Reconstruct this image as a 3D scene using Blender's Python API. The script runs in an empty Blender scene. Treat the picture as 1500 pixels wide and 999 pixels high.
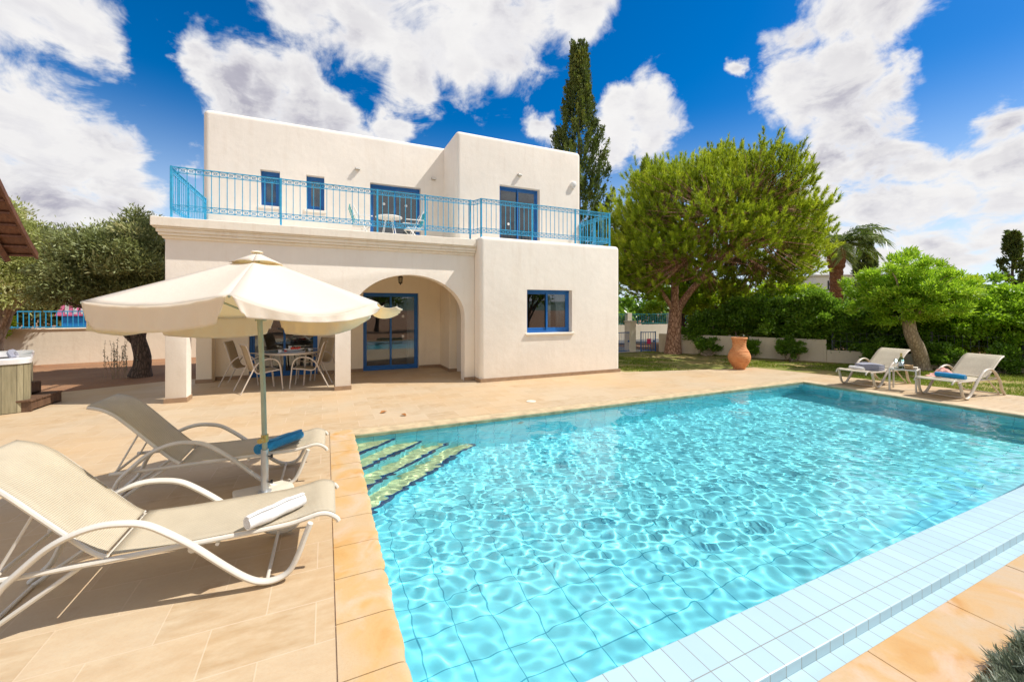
import bpy, bmesh, math, random
import numpy as np
from mathutils import Vector, Matrix, Euler
R = math.radians
scene = bpy.context.scene
COL = scene.collection
rng = np.random.default_rng(7)
random.seed(7)

# ------------------------------------------------------------------ materials
class NT:
    def __init__(s, tree): s.t = tree; s.n = tree.nodes; s.l = tree.links
    def new(s, typ, ins=None, **props):
        nd = s.n.new(typ)
        for k, v in props.items(): setattr(nd, k, v)
        for k, v in (ins or {}).items(): s.set(nd.inputs[k], v)
        return nd
    def set(s, sock, v):
        if isinstance(v, bpy.types.NodeSocket): s.l.new(v, sock)
        elif isinstance(v, bpy.types.Node): s.l.new(v.outputs[0], sock)
        else:
            if hasattr(sock.default_value, '__len__') and len(sock.default_value) == 4 and len(v) == 3: v = (*v, 1)
            sock.default_value = v
    def math(s, op, a, b=None, c=None, clamp=False):
        ins = {0: a}
        if b is not None: ins[1] = b
        if c is not None: ins[2] = c
        return s.new('ShaderNodeMath', ins, operation=op, use_clamp=clamp).outputs[0]
    def mix(s, f, a, b, blend='MIX'):
        nd = s.n.new('ShaderNodeMix'); nd.data_type = 'RGBA'; nd.blend_type = blend
        s.set(nd.inputs[0], f); s.set(nd.inputs[6], a); s.set(nd.inputs[7], b)
        return nd.outputs[2]
    def ramp(s, f, stops):
        nd = s.n.new('ShaderNodeValToRGB'); cr = nd.color_ramp
        while len(cr.elements) < len(stops): cr.elements.new(.5)
        for e, (p, c) in zip(cr.elements, stops):
            e.position = p; e.color = (*c, 1) if len(c) == 3 else c
        s.set(nd.inputs[0], f); return nd.outputs[0]
    def rng(s, v, a, b, c=0., d=1., kind='LINEAR'):
        return s.new('ShaderNodeMapRange', {0: v, 1: a, 2: b, 3: c, 4: d}, interpolation_type=kind).outputs[0]
    def noise(s, vec, scale, detail=4, rough=.55, dist=0., out=0):
        return s.new('ShaderNodeTexNoise', {'Vector': vec, 'Scale': scale, 'Detail': detail, 'Roughness': rough, 'Distortion': dist}).outputs[out]
    def obj(s): return s.new('ShaderNodeTexCoord').outputs['Object']
    def mapping(s, vec, loc=(0,0,0), rot=(0,0,0), scale=(1,1,1)):
        return s.new('ShaderNodeMapping', {0: vec, 1: loc, 2: rot, 3: scale}).outputs[0]
    def bump(s, h, strength=.3, dist=.02): return s.new('ShaderNodeBump', {'Height': h, 'Strength': strength, 'Distance': dist}).outputs[0]

def mat(name):
    m = bpy.data.materials.new(name); m.use_nodes = True
    nt = NT(m.node_tree); p = m.node_tree.nodes['Principled BSDF']
    return m, nt, p

def simple(name, col, rough=.6, metal=0., var=.12, scale=8., bump=0., bscale=60., spec=.5, sheen=0.):
    m, nt, p = mat(name)
    o = nt.obj()
    n = nt.noise(o, scale, 5)
    a = tuple(c*(1-var) for c in col); b = tuple(min(1, c*(1+var)) for c in col)
    nt.set(p.inputs['Base Color'], nt.mix(nt.rng(n, .3, .7), a, b))
    p.inputs['Roughness'].default_value = rough; p.inputs['Metallic'].default_value = metal
    p.inputs['Specular IOR Level'].default_value = spec
    if sheen: p.inputs['Sheen Weight'].default_value = sheen
    if bump: nt.set(p.inputs['Normal'], nt.bump(nt.noise(o, bscale, 3), bump, .01))
    return m

# ------------------------------------------------------------------ mesh builder
class MB:
    def __init__(s): s.v = []; s.f = []
    def add(s, vs, fs, M=None):
        o = len(s.v)
        if M is not None: vs = [M @ Vector(v) for v in vs]
        s.v += [tuple(v) for v in vs]; s.f += [tuple(i+o for i in f) for f in fs]; return s
    def box(s, x0, x1, y0, y1, z0, z1, M=None):
        vs = [(x0,y0,z0),(x1,y0,z0),(x1,y1,z0),(x0,y1,z0),(x0,y0,z1),(x1,y0,z1),(x1,y1,z1),(x0,y1,z1)]
        return s.add(vs, [(0,3,2,1),(4,5,6,7),(0,1,5,4),(1,2,6,5),(2,3,7,6),(3,0,4,7)], M)
    def tube(s, pts, r, n=8, caps=True, sx=1., up=None):
        """tube along a polyline, r number or list; sx flattens one axis"""
        pts = [Vector(p) for p in pts]; m = len(pts)
        rs = r if isinstance(r, (list, tuple)) else [r]*m
        rings = []; ref = Vector(up) if up else None
        for i, p in enumerate(pts):
            t = (pts[min(i+1, m-1)]-pts[max(i-1, 0)])
            if t.length < 1e-9: t = Vector((0,0,1))
            t.normalize()
            if ref is None: ref = Vector((0,0,1)) if abs(t.z) < .9 else Vector((1,0,0))
            a = t.cross(ref)
            if a.length < 1e-4: a = t.orthogonal()
            a.normalize(); b = a.cross(t).normalized(); ref = b if up is None else ref
            rings.append([p + a*(math.cos(2*math.pi*k/n)*rs[i]*sx) + b*(math.sin(2*math.pi*k/n)*rs[i]) for k in range(n)])
        vs = [v for ring in rings for v in ring]; fs = []
        for i in range(m-1):
            for k in range(n):
                k2 = (k+1) % n
                fs.append((i*n+k, i*n+k2, (i+1)*n+k2, (i+1)*n+k))
        if caps: fs += [tuple(range(n-1, -1, -1)), tuple((m-1)*n+k for k in range(n))]
        return s.add(vs, fs)
    def lathe(s, prof, n=32, M=None, caps=True):
        vs = []; fs = []
        for (r, z) in prof:
            for k in range(n):
                a = 2*math.pi*k/n; vs.append((r*math.cos(a), r*math.sin(a), z))
        for i in range(len(prof)-1):
            for k in range(n):
                k2 = (k+1) % n; fs.append((i*n+k, i*n+k2, (i+1)*n+k2, (i+1)*n+k))
        if caps: fs += [tuple(range(n-1, -1, -1)), tuple((len(prof)-1)*n+k for k in range(n))]
        return s.add(vs, fs, M)
    def prism(s, poly, axis, a, b, M=None):
        """extrude a 2D polygon along axis from a to b (x: poly=(y,z); y: (x,z); z: (x,y))"""
        def P(p, t): return {'x': (t, p[0], p[1]), 'y': (p[0], t, p[1]), 'z': (p[0], p[1], t)}[axis]
        n = len(poly); vs = [P(p, a) for p in poly] + [P(p, b) for p in poly]
        fs = [tuple(range(n-1, -1, -1)), tuple(range(n, 2*n))] + [(i, (i+1) % n, n+(i+1) % n, n+i) for i in range(n)]
        return s.add(vs, fs, M)
    def build(s, name, material, parent=None, smooth=False, bevel=0., seg=2, loc=None, angle=40):
        me = bpy.data.meshes.new(name); me.from_pydata(s.v, [], s.f)
        bm = bmesh.new(); bm.from_mesh(me); bmesh.ops.recalc_face_normals(bm, faces=bm.faces)
        bm.to_mesh(me); bm.free()
        me.materials.append(material)
        o = bpy.data.objects.new(name, me); COL.objects.link(o)
        if parent is not None: o.parent = parent
        if loc is not None: o.location = loc
        if smooth:
            me.polygons.foreach_set('use_smooth', [True]*len(me.polygons))
            me.set_sharp_from_angle(angle=R(angle))
        if bevel:
            md = o.modifiers.new('bevel', 'BEVEL'); md.width = bevel; md.segments = seg; md.limit_method = 'ANGLE'; md.angle_limit = R(35)
        return o

def thing(name, label, cat, loc=(0,0,0), rz=0, group=None, kind=None):
    o = bpy.data.objects.new(name, None); COL.objects.link(o)
    o.location = loc; o.rotation_euler = (0,0,rz); o.empty_display_size = .1
    return tag(o, label, cat, group, kind)
def tag(o, label=None, cat=None, group=None, kind=None):
    if label: o['label'] = label
    if cat: o['category'] = cat
    if group: o['group'] = group
    if kind: o['kind'] = kind
    return o
def copy_tree(o, parent=None):
    c = o.copy(); COL.objects.link(c)
    if parent is not None: c.parent = parent
    for ch in [q for q in bpy.data.objects if q.parent == o]: copy_tree(ch, c)
    return c
def dup(o, label, loc, rz=0, group=None):
    c = copy_tree(o); c.location = loc; c.rotation_euler = (0,0,rz); c['label'] = label
    if group: c['group'] = group
    return c
def bake(o, cutters=()):
    """apply bevel, then subtract the cutters, keep a plain mesh"""
    for c in cutters:
        md = o.modifiers.new('cut', 'BOOLEAN'); md.object = c; md.operation = 'DIFFERENCE'; md.solver = 'EXACT'
    dg = bpy.context.evaluated_depsgraph_get(); dg.update()
    me = bpy.data.meshes.new_from_object(o.evaluated_get(dg))
    o.modifiers.clear(); o.data = me
    me.polygons.foreach_set('use_smooth', [True]*len(me.polygons)); me.set_sharp_from_angle(angle=R(35))
    for c in cutters: bpy.data.objects.remove(c)
    return o
def cutbox(*a):
    return MB().box(*a).build('cutter', M_dummy)
M_dummy = bpy.data.materials.new('dummy')

def raw_mesh(name, verts, faces_n, nv, material, parent=None, vals=None, smooth=False):
    """fast mesh from numpy arrays: verts (N,3), faces (F,nv)"""
    me = bpy.data.meshes.new(name)
    me.vertices.add(len(verts)); me.vertices.foreach_set('co', np.ascontiguousarray(verts, dtype=np.float32).ravel())
    F = len(faces_n); me.loops.add(F*nv); me.polygons.add(F)
    me.loops.foreach_set('vertex_index', np.ascontiguousarray(faces_n, dtype=np.int32).ravel())
    me.polygons.foreach_set('loop_start', np.arange(0, F*nv, nv, dtype=np.int32))
    me.polygons.foreach_set('loop_total', np.full(F, nv, dtype=np.int32))
    if smooth: me.polygons.foreach_set('use_smooth', np.ones(F, dtype=bool))
    if vals is not None:
        at = me.attributes.new('tone', 'FLOAT', 'POINT'); at.data.foreach_set('value', np.ascontiguousarray(vals, dtype=np.float32))
    me.update(calc_edges=True); me.materials.append(material)
    o = bpy.data.objects.new(name, me); COL.objects.link(o)
    if parent is not None: o.parent = parent
    return o
# ------------------------------------------------------------------ camera
THETA = math.atan2(750-477, 602.6)
cd = bpy.data.cameras.new('camera'); cam = bpy.data.objects.new('camera', cd); COL.objects.link(cam)
cam.location = (0, 0, 1.7); cam.rotation_euler = (R(90), 0, -THETA)
cd.sensor_width = 36; cd.lens = 36*602.6/1500; cd.shift_y = -(499.5-452)/1500
cd.clip_start = .05; cd.clip_end = 3000
scene.camera = cam
S_, C_ = math.sin(THETA), math.cos(THETA)
def ray(u, v):
    a = (u-750)/602.6; b = (452-v)/602.6
    return Vector((S_+a*C_, C_-a*S_, b)).normalized()

# ------------------------------------------------------------------ light
EL = R(53); SUNH = Vector((.927, -.375, 0)).normalized()
sund = Vector((SUNH.x*math.cos(EL), SUNH.y*math.cos(EL), math.sin(EL)))
sl = bpy.data.lights.new('sun', 'SUN'); sl.energy = 4.1; sl.angle = R(.53); sl.color = (1, .955, .88)
so = bpy.data.objects.new('sun', sl); COL.objects.link(so)
so.rotation_euler = sund.to_track_quat('Z', 'Y').to_euler(); so.location = (12, -6, 16)
sl.cycles.is_caustics_light = True

w = bpy.data.worlds.new('World'); scene.world = w; w.use_nodes = True
nt = NT(w.node_tree); bg = w.node_tree.nodes['Background']
sky = nt.new('ShaderNodeTexSky', sky_type='NISHITA', sun_disc=False, sun_elevation=EL, sun_rotation=math.atan2(sund.x, sund.y),
             altitude=0, air_density=1., dust_density=.35, ozone_density=3.5)
tc = nt.new('ShaderNodeTexCoord').outputs['Generated']
sep = nt.new('ShaderNodeSeparateXYZ', {0: tc})
zc = nt.math('MAXIMUM', sep.outputs[2], 0.)
den = nt.math('ADD', zc, .35)
pv = nt.new('ShaderNodeCombineXYZ', {0: nt.math('DIVIDE', sep.outputs[0], den), 1: nt.math('DIVIDE', sep.outputs[1], den), 2: nt.math('MULTIPLY', zc, .6)}).outputs[0]
blobs = [(45,20,75),(110,45,62),(-30,30,90),(155,70,34),
 (40,215,105),(-20,200,95),(110,235,85),(165,275,62),(60,290,110),(215,300,40),(-60,280,120),(180,310,60),
 (285,78,38),(335,100,52),(385,130,60),(450,155,62),(510,180,52),(580,190,32),(345,140,50),
 (455,15,75),(540,35,85),(640,55,95),(625,125,52),(740,40,85),(840,15,62),(560,-60,110),(760,-60,110),(690,100,40),
 (950,172,50),(905,190,45),(965,200,40),(795,192,26),(905,150,28),(290,240,26),(540,215,20),
 (1290,-10,80),(1230,30,62),(1180,60,45),(1165,110,52),(1205,140,62),(1250,180,62),(1230,90,55),(1300,110,40),(1170,160,40),
 (1300,200,60),(1330,160,30),(1290,235,60),(1350,235,62),(1420,215,42),(1480,175,50),(1450,215,55),(1500,215,50),
 (1200,255,36),(1220,235,30),(1320,290,62),(1400,270,52),(1480,270,60),(1290,310,60),(1440,325,62),(1350,365,62),(1500,330,70),(1200,330,50),(1240,370,60),
 (1095,75,20),
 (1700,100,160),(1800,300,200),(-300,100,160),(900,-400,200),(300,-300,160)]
wn_ = nt.new('ShaderNodeTexNoise', {'Vector': tc, 'Scale': 5., 'Detail': 6., 'Roughness': .6}).outputs[1]
tw = nt.new('ShaderNodeVectorMath', {0: wn_, 1: (.5,.5,.5)}, operation='SUBTRACT').outputs[0]
tw = nt.new('ShaderNodeVectorMath', {0: tw, 1: (.17,.17,.17), 2: tc}, operation='MULTIPLY_ADD').outputs[0]
mask = None
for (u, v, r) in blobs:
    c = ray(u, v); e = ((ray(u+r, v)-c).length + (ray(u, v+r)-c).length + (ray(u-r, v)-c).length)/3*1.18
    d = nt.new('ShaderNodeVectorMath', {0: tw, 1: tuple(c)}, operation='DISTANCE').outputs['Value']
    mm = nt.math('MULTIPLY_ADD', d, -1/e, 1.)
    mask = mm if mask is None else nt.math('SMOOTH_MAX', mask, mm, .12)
for (c, e) in [((0, -.6, .8), .62), ((-.85, -.5, .35), .5), ((.3, -.95, .25), .5), ((-.5, -.9, .15), .5), ((-.3, .1, 1), .45), ((1, -.3, .1), .4), ((-.9, .3, .6), .3)]:  # unseen clouds overhead and behind the camera, added to whiten the ambient fill
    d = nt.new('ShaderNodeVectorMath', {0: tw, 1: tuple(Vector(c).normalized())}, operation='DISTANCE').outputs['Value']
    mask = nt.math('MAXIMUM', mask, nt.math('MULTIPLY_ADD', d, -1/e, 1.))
mask = nt.math('MAXIMUM', mask, -.6)
n1 = nt.noise(pv, 6.5, 10, .62, .45)
n2 = nt.noise(nt.mapping(pv, (3.1, 1.7, 0)), 2.2, 4, .5)
dens = nt.math('ADD', nt.math('ADD', nt.math('MULTIPLY', mask, .8), nt.math('MULTIPLY', nt.math('SUBTRACT', n1, .5), 1.75)), nt.math('MULTIPLY', nt.math('SUBTRACT', n2, .5), .5))
alpha = nt.rng(dens, -.08, .40, 0, 1, 'SMOOTHSTEP')
# thick parts turn grey-violet underneath, edges towards the sun stay white
off = nt.mapping(pv, (-.05, .03, -.03))
n1b = nt.noise(off, 6.5, 10, .62, .45)
lit = nt.rng(nt.math('SUBTRACT', n1, n1b), -.07, .07, 0, 1)
thick = nt.rng(dens, .2, .75, 0, 1, 'SMOOTHSTEP')
n3 = nt.rng(nt.noise(nt.mapping(pv, (9, 4, 0)), 3.0, 5, .55), .36, .62, 0, 1, 'SMOOTHSTEP')
shade = nt.math('MULTIPLY', thick, nt.math('MULTIPLY_ADD', n3, .75, .25))
ccol = nt.mix(shade, (.90, .89, .90), (.47, .46, .54))
ccol = nt.mix(nt.math('MULTIPLY', lit, .5), ccol, (1.0, .985, .96))
hs = nt.new('ShaderNodeHueSaturation', {'Saturation': 1.48, 'Hue': .505, 'Value': .68, 'Color': sky.outputs[0]}).outputs[0]
CLOUD = 5.1
cl = nt.new('ShaderNodeVectorMath', {0: ccol, 'Scale': CLOUD}, operation='SCALE').outputs[0]
hz = nt.rng(sep.outputs[2], -.02, .42, 1., 0, 'SMOOTHSTEP')
hs = nt.mix(nt.math('MULTIPLY', hz, .92), hs, (4.1, 4.8, 5.6))
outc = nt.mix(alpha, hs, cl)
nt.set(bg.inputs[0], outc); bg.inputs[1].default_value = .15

# ------------------------------------------------------------------ render settings
scene.view_settings.view_transform = 'Standard'; scene.view_settings.look = 'None'
scene.view_settings.exposure = .37; scene.view_settings.gamma = 1
scene.render.engine = 'CYCLES'
cy = scene.cycles
cy.use_denoising = True
try: cy.denoiser = 'OPENIMAGEDENOISE'; cy.denoising_input_passes = 'RGB_ALBEDO_NORMAL'; cy.denoising_prefilter = 'ACCURATE'
except Exception: pass
cy.max_bounces = 8; cy.diffuse_bounces = 4; cy.glossy_bounces = 3; cy.transmission_bounces = 5; cy.transparent_max_bounces = 12
cy.caustics_refractive = True; cy.caustics_reflective = False; cy.blur_glossy = .5
cy.sample_clamp_indirect = 6
# ------------------------------------------------------------------ pool, water, deck
PX0, PX1, PY0, PY1 = .35, 10.12, 1.62, 5.95        # inner edges of the pool
WZ = -.105                                          # water level at the deck edges
# pool tile
def tile_mat(name, base, grout, sx, sy, sz=None, gw=.03, rough=.25, var=.06, mortar=.012, offset=0.):
    m, nt, p = mat(name); o = nt.obj()
    g = nt.new('ShaderNodeNewGeometry').outputs['Normal']
    s3 = nt.new('ShaderNodeSeparateXYZ', {0: o}); ng = nt.new('ShaderNodeSeparateXYZ', {0: g})
    def line(c, s):
        f = nt.math('FRACT', nt.math('DIVIDE', c, s)); f = nt.math('ABSOLUTE', nt.math('SUBTRACT', f, .5))
        return nt.math('GREATER_THAN', f, .5-gw/s/2)
    def cell(c, s): return nt.math('FLOOR', nt.math('DIVIDE', c, s))
    lx = nt.math('MULTIPLY', line(nt.math('ADD', s3.outputs[0], .003), sx), nt.math('LESS_THAN', nt.math('ABSOLUTE', ng.outputs[0]), .7))
    ly = nt.math('MULTIPLY', line(s3.outputs[1], sy), nt.math('LESS_THAN', nt.math('ABSOLUTE', ng.outputs[1]), .7))
    lz = nt.math('MULTIPLY', line(nt.math('ADD', s3.outputs[2], .02), sz or sy), nt.math('LESS_THAN', nt.math('ABSOLUTE', ng.outputs[2]), .7))
    L = nt.math('MAXIMUM', lx, nt.math('MAXIMUM', ly, lz))
    cv = nt.new('ShaderNodeCombineXYZ', {0: cell(s3.outputs[0], sx), 1: cell(s3.outputs[1], sy), 2: cell(s3.outputs[2], sz or sy)})
    wn = nt.new('ShaderNodeTexWhiteNoise', {0: cv}).outputs[0]
    n = nt.noise(o, 2.5, 5)
    k = nt.math('ADD', nt.math('MULTIPLY', wn, .6), nt.math('MULTIPLY', n, .4))
    c = nt.mix(k, tuple(x*(1-var) for x in base), tuple(min(1, x*(1+var)) for x in base))
    nt.set(p.inputs['Base Color'], nt.mix(L, c, grout)); p.inputs['Roughness'].default_value = rough
    nt.set(p.inputs['Normal'], nt.bump(nt.math('SUBTRACT', 1., L), .25, .003))
    return m
M_pool = tile_mat('pool_tile', (.25, .86, 1.0), (.06, .45, .60), .30, .30, .30, gw=.008, rough=.3, var=.08)
M_step = tile_mat('step_tile', (.62, .66, .36), (.40, .47, .28), .1, .1, .1, gw=.005, rough=.4, var=.12)
M_navy = simple('navy_edge_tile', (.01, .05, .16), .3)
M_weir = tile_mat('weir_tile', (.43, .585, .65), (.27, .28, .26), .121, .235, .2, gw=.005, rough=.32, var=.07)

bas = MB(); D = -1.18
x0, x1, y0, y1 = PX0-.0, PX1+.0, PY0-.0, PY1+.0
T = .25
bas.box(x0-T, x1+T, y0-T, y1+T, D-.2, D)
bas.box(x0-T, x0, y0-T, y1+T, D, -.04); bas.box(x1, x1+T, y0-T, y1+T, D, -.04)
bas.box(x0, x1, y1, y1+T, D, -.04)
pool = bas.build('pool_basin', M_pool); tag(pool, kind='structure')
# overflow edge on the near side: the water runs level over it
wr = MB().prism([(1.28, -.046), (y0-.06, -.046), (y0-.001, -.0475), (y0-.001, D), (1.28, D)], 'x', x0, x1+T)
weir = wr.build('pool_overflow_edge', M_weir, bevel=.006); tag(weir, kind='structure')
gt = MB().box(x0-.1, x1+T+.3, .84, 1.279, D, -.105)
gut = gt.build('overflow_gutter', M_weir); tag(gut, kind='structure')
# corner steps: nested triangles in the far left corner
def step(leg, z, zb):
    poly = [(x0+.002, y1-.002), (x0+.002, y1-leg*1.05), (x0+leg*1.30, y1-.002)]
    return MB().prism(poly, 'z', zb, z), poly
for i in range(4):
    leg = .42+.30*i; z = WZ-.19-.235*i
    mb, poly = step(leg, z, D if i == 3 else z-.235)
    st = mb.build('pool_step', M_pool); tag(st, kind='structure')
    a, b = Vector((*poly[1], 0)), Vector((*poly[2], 0)); dr = (b-a).normalized(); nn = Vector((dr.y, -dr.x, 0))
    if nn.x < 0: nn = -nn
    # tread sheet of sand coloured mosaic and navy nosing
    q = [poly[0], (poly[0][0], poly[1][1]+.05), (poly[2][0]-.06, poly[0][1])]
    tr = MB().prism(q, 'z', z+.001, z+.006).build('step_tread', M_step, st)
    ed = MB(); e0 = a - nn*.028; e1 = b - nn*.028
    ed.add([tuple(e0)[:2]+(z-.045,), tuple(e1)[:2]+(z-.045,), tuple(e1+nn*.034)[:2]+(z-.045,), tuple(e0+nn*.034)[:2]+(z-.045,),
            tuple(e0)[:2]+(z+.010,), tuple(e1)[:2]+(z+.010,), tuple(e1+nn*.034)[:2]+(z+.010,), tuple(e0+nn*.034)[:2]+(z+.010,)],
           [(0,3,2,1),(4,5,6,7),(0,1,5,4),(1,2,6,5),(2,3,7,6),(3,0,4,7)])
    ed.build('step_nosing', M_navy, st)

# water surface with real waves
def waves(X, Y):
    r = np.random.default_rng(11); H = np.zeros_like(X)
    main = math.atan2(-.5, -1.)
    A_ = np.clip((Y-1.75-.18*X*(X > 3.2)*0-.25*np.sin(X*.9))/1.7, 0, 1); A_ = .55+.65*A_*A_*(3-2*A_)*(1-.45*np.clip((X-6.2)/3, 0, 1))
    for k in range(110):
        lam = .09*(1.5/.09)**(r.random()**1.2); ang = main + r.normal(0, 1.0)
        amp = .00040*(lam/.3)**.92*(.6+.8*r.random())
        kx, ky = math.cos(ang)*2*math.pi/lam, math.sin(ang)*2*math.pi/lam
        ph = r.random()*6.28
        # amplitude wanders over the pool so the pattern does not repeat
        m = .55+.45*np.sin(X*(.5+r.random()*.8)+Y*(.4+r.random())+r.random()*6.28)
        H += amp*(A_ if lam < .42 else 1)*m*np.sin(kx*X+ky*Y+ph+.5*np.sin(X*1.3*r.random()+Y*1.1*r.random()+ph))
    for (cx, cy2, a, lam) in [(2.1, 3.1, .0006, .15), (4.3, 4.0, .0006, .19)]:
        d = np.hypot(X-cx, Y-cy2); H += a*np.sin(2*math.pi*d/lam)*np.exp(-d/.45)
    return H
nx, ny = 900, 400
xs = np.linspace(x0-.001, x1+.001, nx); ys = np.linspace(y0-.0005, y1+.001, ny)
X, Y = np.meshgrid(xs, ys)
WZn = WZ + (.052+.004)*np.clip(1-(Y-y0)/(.6), 0, 1)**2*0  # level
H = waves(X, Y)
wl = -.05
H *= np.clip((Y-y0)/.2, .05, 1)
V = np.stack([X, Y, wl+H], -1).reshape(-1, 3)
i = np.arange(nx*ny).reshape(ny, nx)
Fq = np.stack([i[:-1,:-1], i[:-1,1:], i[1:,1:], i[1:,:-1]], -1).reshape(-1, 4)
m, nt_, p = mat('pool_water'); out = m.node_tree.nodes['Material Output']; m.node_tree.nodes.remove(p)
gl = nt_.new('ShaderNodeBsdfGlass', {'Color': (.96, 1., 1.), 'Roughness': 0., 'IOR': 1.333})
nt_.l.new(gl.outputs[0], out.inputs[0])
water = raw_mesh('pool_water', V, Fq, 4, m, smooth=True); tag(water, kind='structure')
water.cycles.is_caustics_caster = True
for o in [pool]+[q for q in bpy.data.objects if q.name.startswith(('pool_step', 'step_', 'pool_overflow'))]:
    o.cycles.is_caustics_receiver = True
# ------------------------------------------------------------------ ground, deck, coping
def ground_mat():
    m, nt, p = mat('soil'); o = nt.obj()
    n = nt.noise(o, .9, 6, .6); n2 = nt.noise(o, 14, 5, .65)
    c = nt.mix(nt.rng(n, .35, .65), (.30, .125, .05), (.40, .20, .09))
    c = nt.mix(nt.rng(n2, .35, .7), c, (.24, .14, .08))
    nt.set(p.inputs['Base Color'], c); p.inputs['Roughness'].default_value = .95
    nt.set(p.inputs['Normal'], nt.bump(n2, .6, .03)); return m
M_soil = ground_mat()
def sheet(name, rects, z, material):
    mb = MB()
    for (a, b, c, d) in rects: mb.add([(a,c,z),(b,c,z),(b,d,z),(a,d,z)], [(0,1,2,3)])
    o = mb.build(name, material); tag(o, kind='structure'); return o
BIG = 900
hx0, hx1, hy0, hy1 = -.1, 10.3, 1.0, 6.1
sheet('ground', [(-BIG, hx0, -BIG, BIG), (hx1, BIG, -BIG, BIG), (hx0, hx1, -BIG, .86), (hx0, hx1, hy1, BIG)], -.06, M_soil)

def deck_mat():
    m, nt, p = mat('deck_tile'); o = nt.obj()
    br = nt.new('ShaderNodeTexBrick', {'Vector': nt.mapping(o, (.05, .02, 0)), 'Color1': (0,0,0,1), 'Color2': (1,1,1,1), 'Mortar': (.5,.5,.5,1),
        'Scale': 1., 'Mortar Size': .004, 'Mortar Smooth': .2, 'Bias': 0., 'Brick Width': .5, 'Row Height': .333}, offset=.5)
    t = br.outputs[0]; f = br.outputs['Fac']
    st = nt.noise(nt.mapping(o, scale=(1.6, 4.5, 1)), 3.6, 6, .6)       # streaky grain running along the tile
    sp = nt.noise(o, 45, 4, .7); big = nt.noise(o, .55, 4, .55)
    c = nt.mix(t, (.42, .297, .170), (.54, .42, .280))
    c = nt.mix(nt.rng(st, .35, .68), c, (.55, .44, .295))
    c = nt.mix(nt.math('MULTIPLY', nt.rng(big, .4, .66), .5), c, (.58, .36, .16))
    c = nt.mix(nt.math('MULTIPLY', nt.rng(sp, .45, .75), .25), c, (.47, .27, .13))
    stn = nt.rng(nt.noise(nt.mapping(o, (4, 2, 0)), 1.9, 7, .7), .60, .70)
    c = nt.mix(nt.math('MULTIPLY', stn, .5), c, (.38, .22, .11))
    c = nt.mix(nt.math('MULTIPLY', f, .6), c, (.64, .50, .35))
    nt.set(p.inputs['Base Color'], c); p.inputs['Roughness'].default_value = .62
    nt.set(p.inputs['Roughness'], nt.rng(st, .3, .7, .5, .75))
    rib = nt.new('ShaderNodeTexWave', {'Vector': o, 'Scale': 30., 'Distortion': 1.5}, bands_direction='Y').outputs[1]
    h = nt.math('ADD', nt.math('MULTIPLY', f, .6), nt.math('MULTIPLY', nt.math('MULTIPLY', rib, t), .25))
    nt.set(p.inputs['Normal'], nt.bump(nt.math('ADD', h, nt.math('MULTIPLY', sp, .25)), .35, .004)); return m
M_deck = deck_mat()
# the deck runs round the pool; its far right edge is oblique
dk = MB()
def slab(poly): dk.prism(poly, 'z', -.058, 0.)
slab([(-8, -3), (.045, -3), (.045, 6.2), (-8, 6.2)])
slab([(-8, 6.2), (10.40, 6.2), (10.40, 8.05), (7.3, 8.78), (7.3, 8.9), (-8, 8.9)])
slab([(-8, 8.9), (7.3, 8.9), (7.3, 12.2), (-3.2, 12.2), (-8, 9.95)])
slab([(10.40, -3), (12.95, -3), (12.6, 1.5), (12.2, 3.9), (11.72, 6.2), (11.25, 7.95), (10.40, 8.05)])
deck = dk.build('patio_deck', M_deck); tag(deck, kind='structure')

def stone_mat(name, rough=.55):
    m, nt, p = mat(name); o = nt.obj()
    n = nt.noise(o, 2.6, 6, .55, 1.0); n2 = nt.noise(nt.mapping(o, (7, 3, 1)), 3.4, 5, .55, .7); sp = nt.noise(o, 90, 3, .7)
    c = nt.ramp(n, [(.34, (.54, .42, .27)), (.47, (.56, .40, .22)), (.60, (.58, .36, .14)), (.72, (.54, .27, .06))])
    c = nt.mix(nt.rng(n2, .52, .72), c, (.64, .47, .34))
    c = nt.mix(nt.math('MULTIPLY', nt.rng(sp, .5, .75), .3), c, (.42, .25, .12))
    ob = nt.new('ShaderNodeObjectInfo').outputs['Random']
    c = nt.mix(nt.math('MULTIPLY', ob, .25), c, (.60, .36, .17))
    nt.set(p.inputs['Base Color'], c); p.inputs['Roughness'].default_value = rough
    nt.set(p.inputs['Normal'], nt.bump(nt.math('ADD', sp, nt.math('MULTIPLY', n2, 2.)), .25, .004)); return m
M_stone = stone_mat('coping_stone'); M_stone2 = stone_mat('polished_coping_stone', .3)
M_mossy = simple('pool_nose_stone', (.27, .29, .17), .6, var=.35, scale=7)
M_mossyblue = simple('pool_nose_tile', (.12, .34, .33), .4, var=.3, scale=9)
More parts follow.
